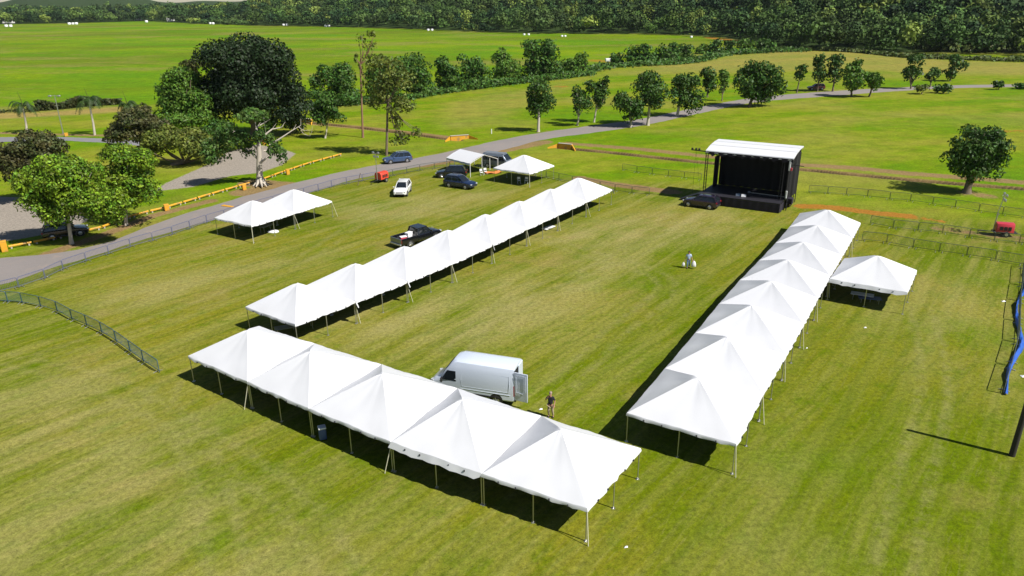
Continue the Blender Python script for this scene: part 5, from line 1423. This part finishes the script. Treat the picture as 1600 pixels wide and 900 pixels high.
# ------------------------------------------------------------------ far field: wrapped bales, houses
BL = [(10, 42, 1, 'at the far left edge below the white house'), (17, 42, 1, 'second from the left edge, beside another'), (108.5, 38.5, 1, 'leftmost of three at the wood edge'), (114, 38.3, .9, 'middle of three at the wood edge'), (119.5, 38.2, 1, 'rightmost of three at the wood edge'), (229, 35, 1, 'alone below the two small far houses'),
      (329, 38, 1, 'left of a touching pair above the dark round tree'), (333, 38, 1, 'right of a touching pair above the dark round tree'), (443, 40, .9, 'left of a pair right of the huge dark crown'), (448, 40, 1, 'right of a pair right of the huge dark crown'), (509, 42, 1, 'left of a pair left of the tall thin tree top'), (514, 42, 1, 'right of a pair left of the tall thin tree top'),
      (669, 48, 1, 'left of a pair midway along the meadow edge'), (675, 48, 1, 'right of a pair midway along the meadow edge'), (819, 55, .9, 'left of a pair over the tallest hedgerow tree'), (826, 55, .9, 'right of a pair over the tallest hedgerow tree'), (878, 57.5, .9, 'left of a pair right of the tallest hedgerow tree'), (883, 57.5, .9, 'right of a pair right of the tallest hedgerow tree'),
      (1080, 59, 1, 'alone on the meadow near the wood corner'), (1167, 66, .8, 'half behind the last hedgerow trees')]
for x, y, s_, lab in BL:
    p = at(x, y); r = max(.7, 1.9 * math.hypot(p.x, p.y) / F_PX) * s_
    g = MB(); n = 14
    g.loft([[(math.cos(t) * r * k, math.sin(t) * r * k, z * r) for t in [2 * math.pi * j / n for j in range(n)]] for k, z in ((.85, 0), (1, .12), (1.0, 1.2), (.85, 1.36))])
    o = g.build('wrapped_bale', M['bale'], smooth=50); o.location = p; tag(o, 'white wrapped bale, ' + lab, 'bale', 'white wrapped bales in the meadow')
def house(x, y, w, d, h, lab, rz=.1):
    p = at(x, y); p.z = float(hz(p.x, p.y)); root = empty('far_house', p, rz, label=lab, cat='house', group='white houses in the far woods')
    g = MB(); g.box((0, 0, h / 2), (w, d, h)); g.build('wall', M['house'], root)
    g = MB(); g.add([(-w * .55, -d * .56, h), (w * .55, -d * .56, h), (w * .55, d * .56, h), (-w * .55, d * .56, h), (-w * .5, 0, h + w * .16), (w * .5, 0, h + w * .16)], [(0, 1, 5, 4), (2, 3, 4, 5), (3, 0, 4), (1, 2, 5), (3, 2, 1, 0)]); g.build('roof', M['house_roof'], root)
    for i in (-.3, .05, .35):
        g = MB(); g.box((w * i, -d / 2 - .02, h * .5), (w * .13, .08, h * .36)); g.build('window', M['glass'], root)
house(14, 36.5, 13, 8, 7, 'white two-storey house at the far left edge of the wood')
house(216, 32.2, 9, 6, 6, 'white house in the dark trees above the lone bale')
house(267, 33.4, 9, 6, 5.5, 'smaller white house right of the other in the dark trees')
def horse_bale():
    p = at(952, 98); root = empty('white_trailer', p, .1, label='small white trailer in the gap of the hedgerow', cat='trailer')
    g = MB(); g.box((0, 0, 1.05), (3.4, 1.6, 1.3), bev=.2); g.build('body', M['white_plastic'], root, smooth=40)
    for x in (-.8, .8):
        g = MB(); g.tube([(x, -.85, .35), (x, -.7, .35)], .35, 12); g.build('wheel', M['rubber'], root)
    g = MB(); g.tube([(1.7, 0, .45), (2.8, 0, .4)], .05, 5); g.build('drawbar', M['plastic'], root)
horse_bale()

# ------------------------------------------------------------------ people
def skin_mesh(name, V, E, Rr, mat, parent, sub=2):
    me = bpy.data.meshes.new(name); me.from_pydata([tuple(v) for v in V], E, []); me.update()
    o = bpy.data.objects.new(name + '_tmp', me); COL.objects.link(o)
    md = o.modifiers.new('s', 'SKIN'); md.use_smooth_shade = True
    for i, r in enumerate(Rr):
        sv = me.skin_vertices[0].data[i]; sv.radius = (r, r) if isinstance(r, (int, float)) else r
        sv.use_root = (i == 0)
    m2 = o.modifiers.new('ss', 'SUBSURF'); m2.levels = sub; m2.render_levels = sub
    bpy.context.view_layer.update()
    dg = bpy.context.evaluated_depsgraph_get()
    nm = bpy.data.meshes.new_from_object(o.evaluated_get(dg)); nm.name = name
    COL.objects.unlink(o); bpy.data.objects.remove(o)
    nm.materials.clear(); nm.materials.append(M[mat])
    if parent == 'root':
        q = bpy.data.objects.new(name, nm)
    else:
        q = bpy.data.objects.new(name, nm); q.parent = parent
    COL.objects.link(q); nm.polygons.foreach_set('use_smooth', [True] * len(nm.polygons)); return q
def person(p, rz, pose, shirt, trousers, hair, label):
    """faces -y in its own frame; pose gives joints"""
    J = pose
    V = [J['pelvis'], J['waist'], J['chest'], J['neck'], J['head'], J['crown']]
    E = [(0, 1), (1, 2), (2, 3), (3, 4), (4, 5)]; Rr = [.10, .10, .135, .055, .085, .075]
    def chain(start, pts, rad):
        k = start
        for q, r in zip(pts, rad):
            V.append(q); Rr.append(r); E.append((k, len(V) - 1)); k = len(V) - 1
        return k
    for s in ('l', 'r'):
        sg = -1 if s == 'l' else 1
        sh = (J['chest'][0] + sg * .17, J['chest'][1], J['chest'][2] + .10)
        w = chain(2, [sh, J['elbow_' + s], J['wrist_' + s]], [.055, .04, .026])
        wr = Vector(J['wrist_' + s]); el = Vector(J['elbow_' + s]); d = (wr - el).normalized()
        sd_ = d.cross(Vector((0, 1, .2))).normalized()
        pm = chain(w, [wr + d * .06], [.032])
        for f, (o_, l) in enumerate(((-.03, .07), (-.01, .085), (.012, .08), (.032, .06))):
            a = wr + d * .09 + sd_ * o_; chain(pm, [a, a + d * l * .6, a + d * l + Vector((0, -.015, -.01))], [.010, .009, .008])
        chain(pm, [wr + d * .05 + sd_ * .05, wr + d * .09 + sd_ * .065], [.011, .009])
        hp = (J['pelvis'][0] + sg * .09, J['pelvis'][1], J['pelvis'][2] - .06)
        an = J['ankle_' + s]
        chain(0, [hp, J['knee_' + s], an, (an[0] + sg * .02, an[1] - .13, .035)], [.072, .052, .04, .035])
    body = skin_mesh('person', V, E, Rr, 'skin', 'root')
    body.location = p; body.rotation_euler = (0, 0, rz); tag(body, label, 'person')
    # clothes
    V2 = [tuple(np.array(J['pelvis']) - np.array((0, 0, .02))), J['waist'], J['chest'], tuple(np.array(J['neck']) - np.array((0, 0, .05)))]; E2 = [(0, 1), (1, 2), (2, 3)]; R2 = [.165, .145, .16, .075]
    for s in ('l', 'r'):
        sg = -1 if s == 'l' else 1
        sh = (J['chest'][0] + sg * .175, J['chest'][1], J['chest'][2] + .10)
        V2.append(sh); R2.append(.075); E2.append((2, len(V2) - 1)); V2.append(tuple(np.array(sh) * .15 + np.array(J['elbow_' + s]) * .85)); R2.append(.062); E2.append((len(V2) - 2, len(V2) - 1))
    skin_mesh('shirt', V2, E2, R2, shirt, body)
    V3 = [tuple(np.array(J['pelvis']) + np.array((0, 0, .03)))]; E3 = []; R3 = [.15]
    for s in ('l', 'r'):
        sg = -1 if s == 'l' else 1
        hp = (J['pelvis'][0] + sg * .09, J['pelvis'][1], J['pelvis'][2] - .08); k = 0
        an = np.array(J['ankle_' + s]) + np.array((0, 0, .03))
        for q, r in ((hp, .105), (J['knee_' + s], .078), (tuple(an), .065)):
            V3.append(q); R3.append(r); E3.append((k, len(V3) - 1)); k = len(V3) - 1
    skin_mesh('trousers', V3, E3, R3, trousers, body)
    for s in ('l', 'r'):
        an = J['ankle_' + s]; g = MB(); g.box((an[0], an[1] - .06, .045), (.1, .27, .09), bev=.035); g.build('shoe', M['plastic'], body, smooth=60)
    hc = Vector(J['head']) * .35 + Vector(J['crown']) * .65
    g = MB(); n = 12
    g.loft([[(hc.x + math.cos(t) * r, hc.y + .025 + math.sin(t) * r * 1.1, hc.z + z) for t in [2 * math.pi * k / n for k in range(n)]] for r, z in ((.088, -.03), (.096, .03), (.085, .08), (.045, .115), (.01, .122))])
    g.build('hair', M[hair], body, smooth=60)
    f = Vector(J['head'])
    g = MB(); g.tube([f + Vector((0, -.075, .04)), f + Vector((0, -.115, .0)), f + Vector((0, -.085, -.01))], [.012, .018, .012], 6); g.build('nose', M['skin'], body, smooth=60)
    for x in (-.032, .032):
        g = MB(); g.box(tuple(f + Vector((x, -.083, .035))), (.026, .014, .012), bev=.004); g.build('eye', M['hair'], body)
    g = MB(); g.box(tuple(f + Vector((0, -.08, -.04))), (.05, .012, .01), bev=.003); g.build('mouth', M['pink_plastic'], body)
    return body
POSE1 = dict(pelvis=(0, 0, .93), waist=(0, 0, 1.1), chest=(0, .01, 1.33), neck=(0, .0, 1.52), head=(0, -.02, 1.63), crown=(0, -.01, 1.74),
             elbow_l=(-.30, -.12, 1.25), wrist_l=(-.13, -.22, 1.50), elbow_r=(.27, .03, 1.16), wrist_r=(.25, -.08, .93), knee_l=(-.11, -.06, .5), ankle_l=(-.12, .05, .09), knee_r=(.13, .0, .5), ankle_r=(.16, .08, .09))
person(at(860, 652), R(-18), POSE1, 'shirt_black', 'khaki', 'hair_grey', 'person in black shirt and khaki trousers, hand raised to the face, beside the van')
POSE2 = dict(pelvis=(0, 0, .92), waist=(0, -.02, 1.08), chest=(0, -.05, 1.3), neck=(0, -.07, 1.48), head=(0, -.1, 1.58), crown=(0, -.09, 1.69),
             elbow_l=(-.27, 0, 1.1), wrist_l=(-.33, -.06, .84), elbow_r=(.27, 0, 1.1), wrist_r=(.36, -.06, .86), knee_l=(-.10, -.14, .5), ankle_l=(-.1, -.08, .09), knee_r=(.10, .0, .5), ankle_r=(.10, .22, .12))
pb = at(1075, 419)
person(pb, R(-12), POSE2, 'shirt_blue', 'trousers_blue', 'hair', 'person in pale blue shirt walking on the middle lawn with a bag in each hand')
for sx, lab in ((-.46, 'white bag in the left-hand side grip of the walking person'), (.50, 'larger white bag on the right side of the walking person')):
    c, s_ = math.cos(R(-12)), math.sin(R(-12))
    root = empty('carrier_bag', pb + Vector((sx * c + .07 * s_, sx * s_ - .07 * c, .18)), R(-12), label=lab, cat='bag')
    k = 1.0 if sx > 0 else .7
    g = MB(); n = 12
    g.loft([[(math.cos(t) * a * k, math.sin(t) * b_ * k + .01 * math.sin(t * 5), z * k) for t in [2 * math.pi * j / n for j in range(n)]] for a, b_, z in ((.16, .07, 0), (.23, .11, .06), (.21, .11, .3), (.15, .07, .5), (.06, .03, .6))])
    g.build('sack', M['white_plastic'], root, smooth=60)
    g = MB(); g.tube([(-.04, 0, .58 * k), (0, 0, .7 * k + .03), (.04, 0, .58 * k)], .012, 5); g.build('handle', M['white_plastic'], root)

# ------------------------------------------------------------------ air
def haze():
    g = MB(); g.box((0, 4600, 72), (19200, 10200, 152))
    m = bpy.data.materials.new('pale_air'); m.use_nodes = True; nt = m.node_tree
    for n in list(nt.nodes): nt.nodes.remove(n)
    out = nt.nodes.new('ShaderNodeOutputMaterial'); v = nt.nodes.new('ShaderNodeVolumePrincipled')
    v.inputs['Color'].default_value = (.80, .90, 1.0, 1); v.inputs['Density'].default_value = 0.00003
    v.inputs['Anisotropy'].default_value = 0.1
    nt.links.new(v.outputs[0], out.inputs['Volume'])
    o = g.build('haze', m); tag(o, kind='stuff')
haze()
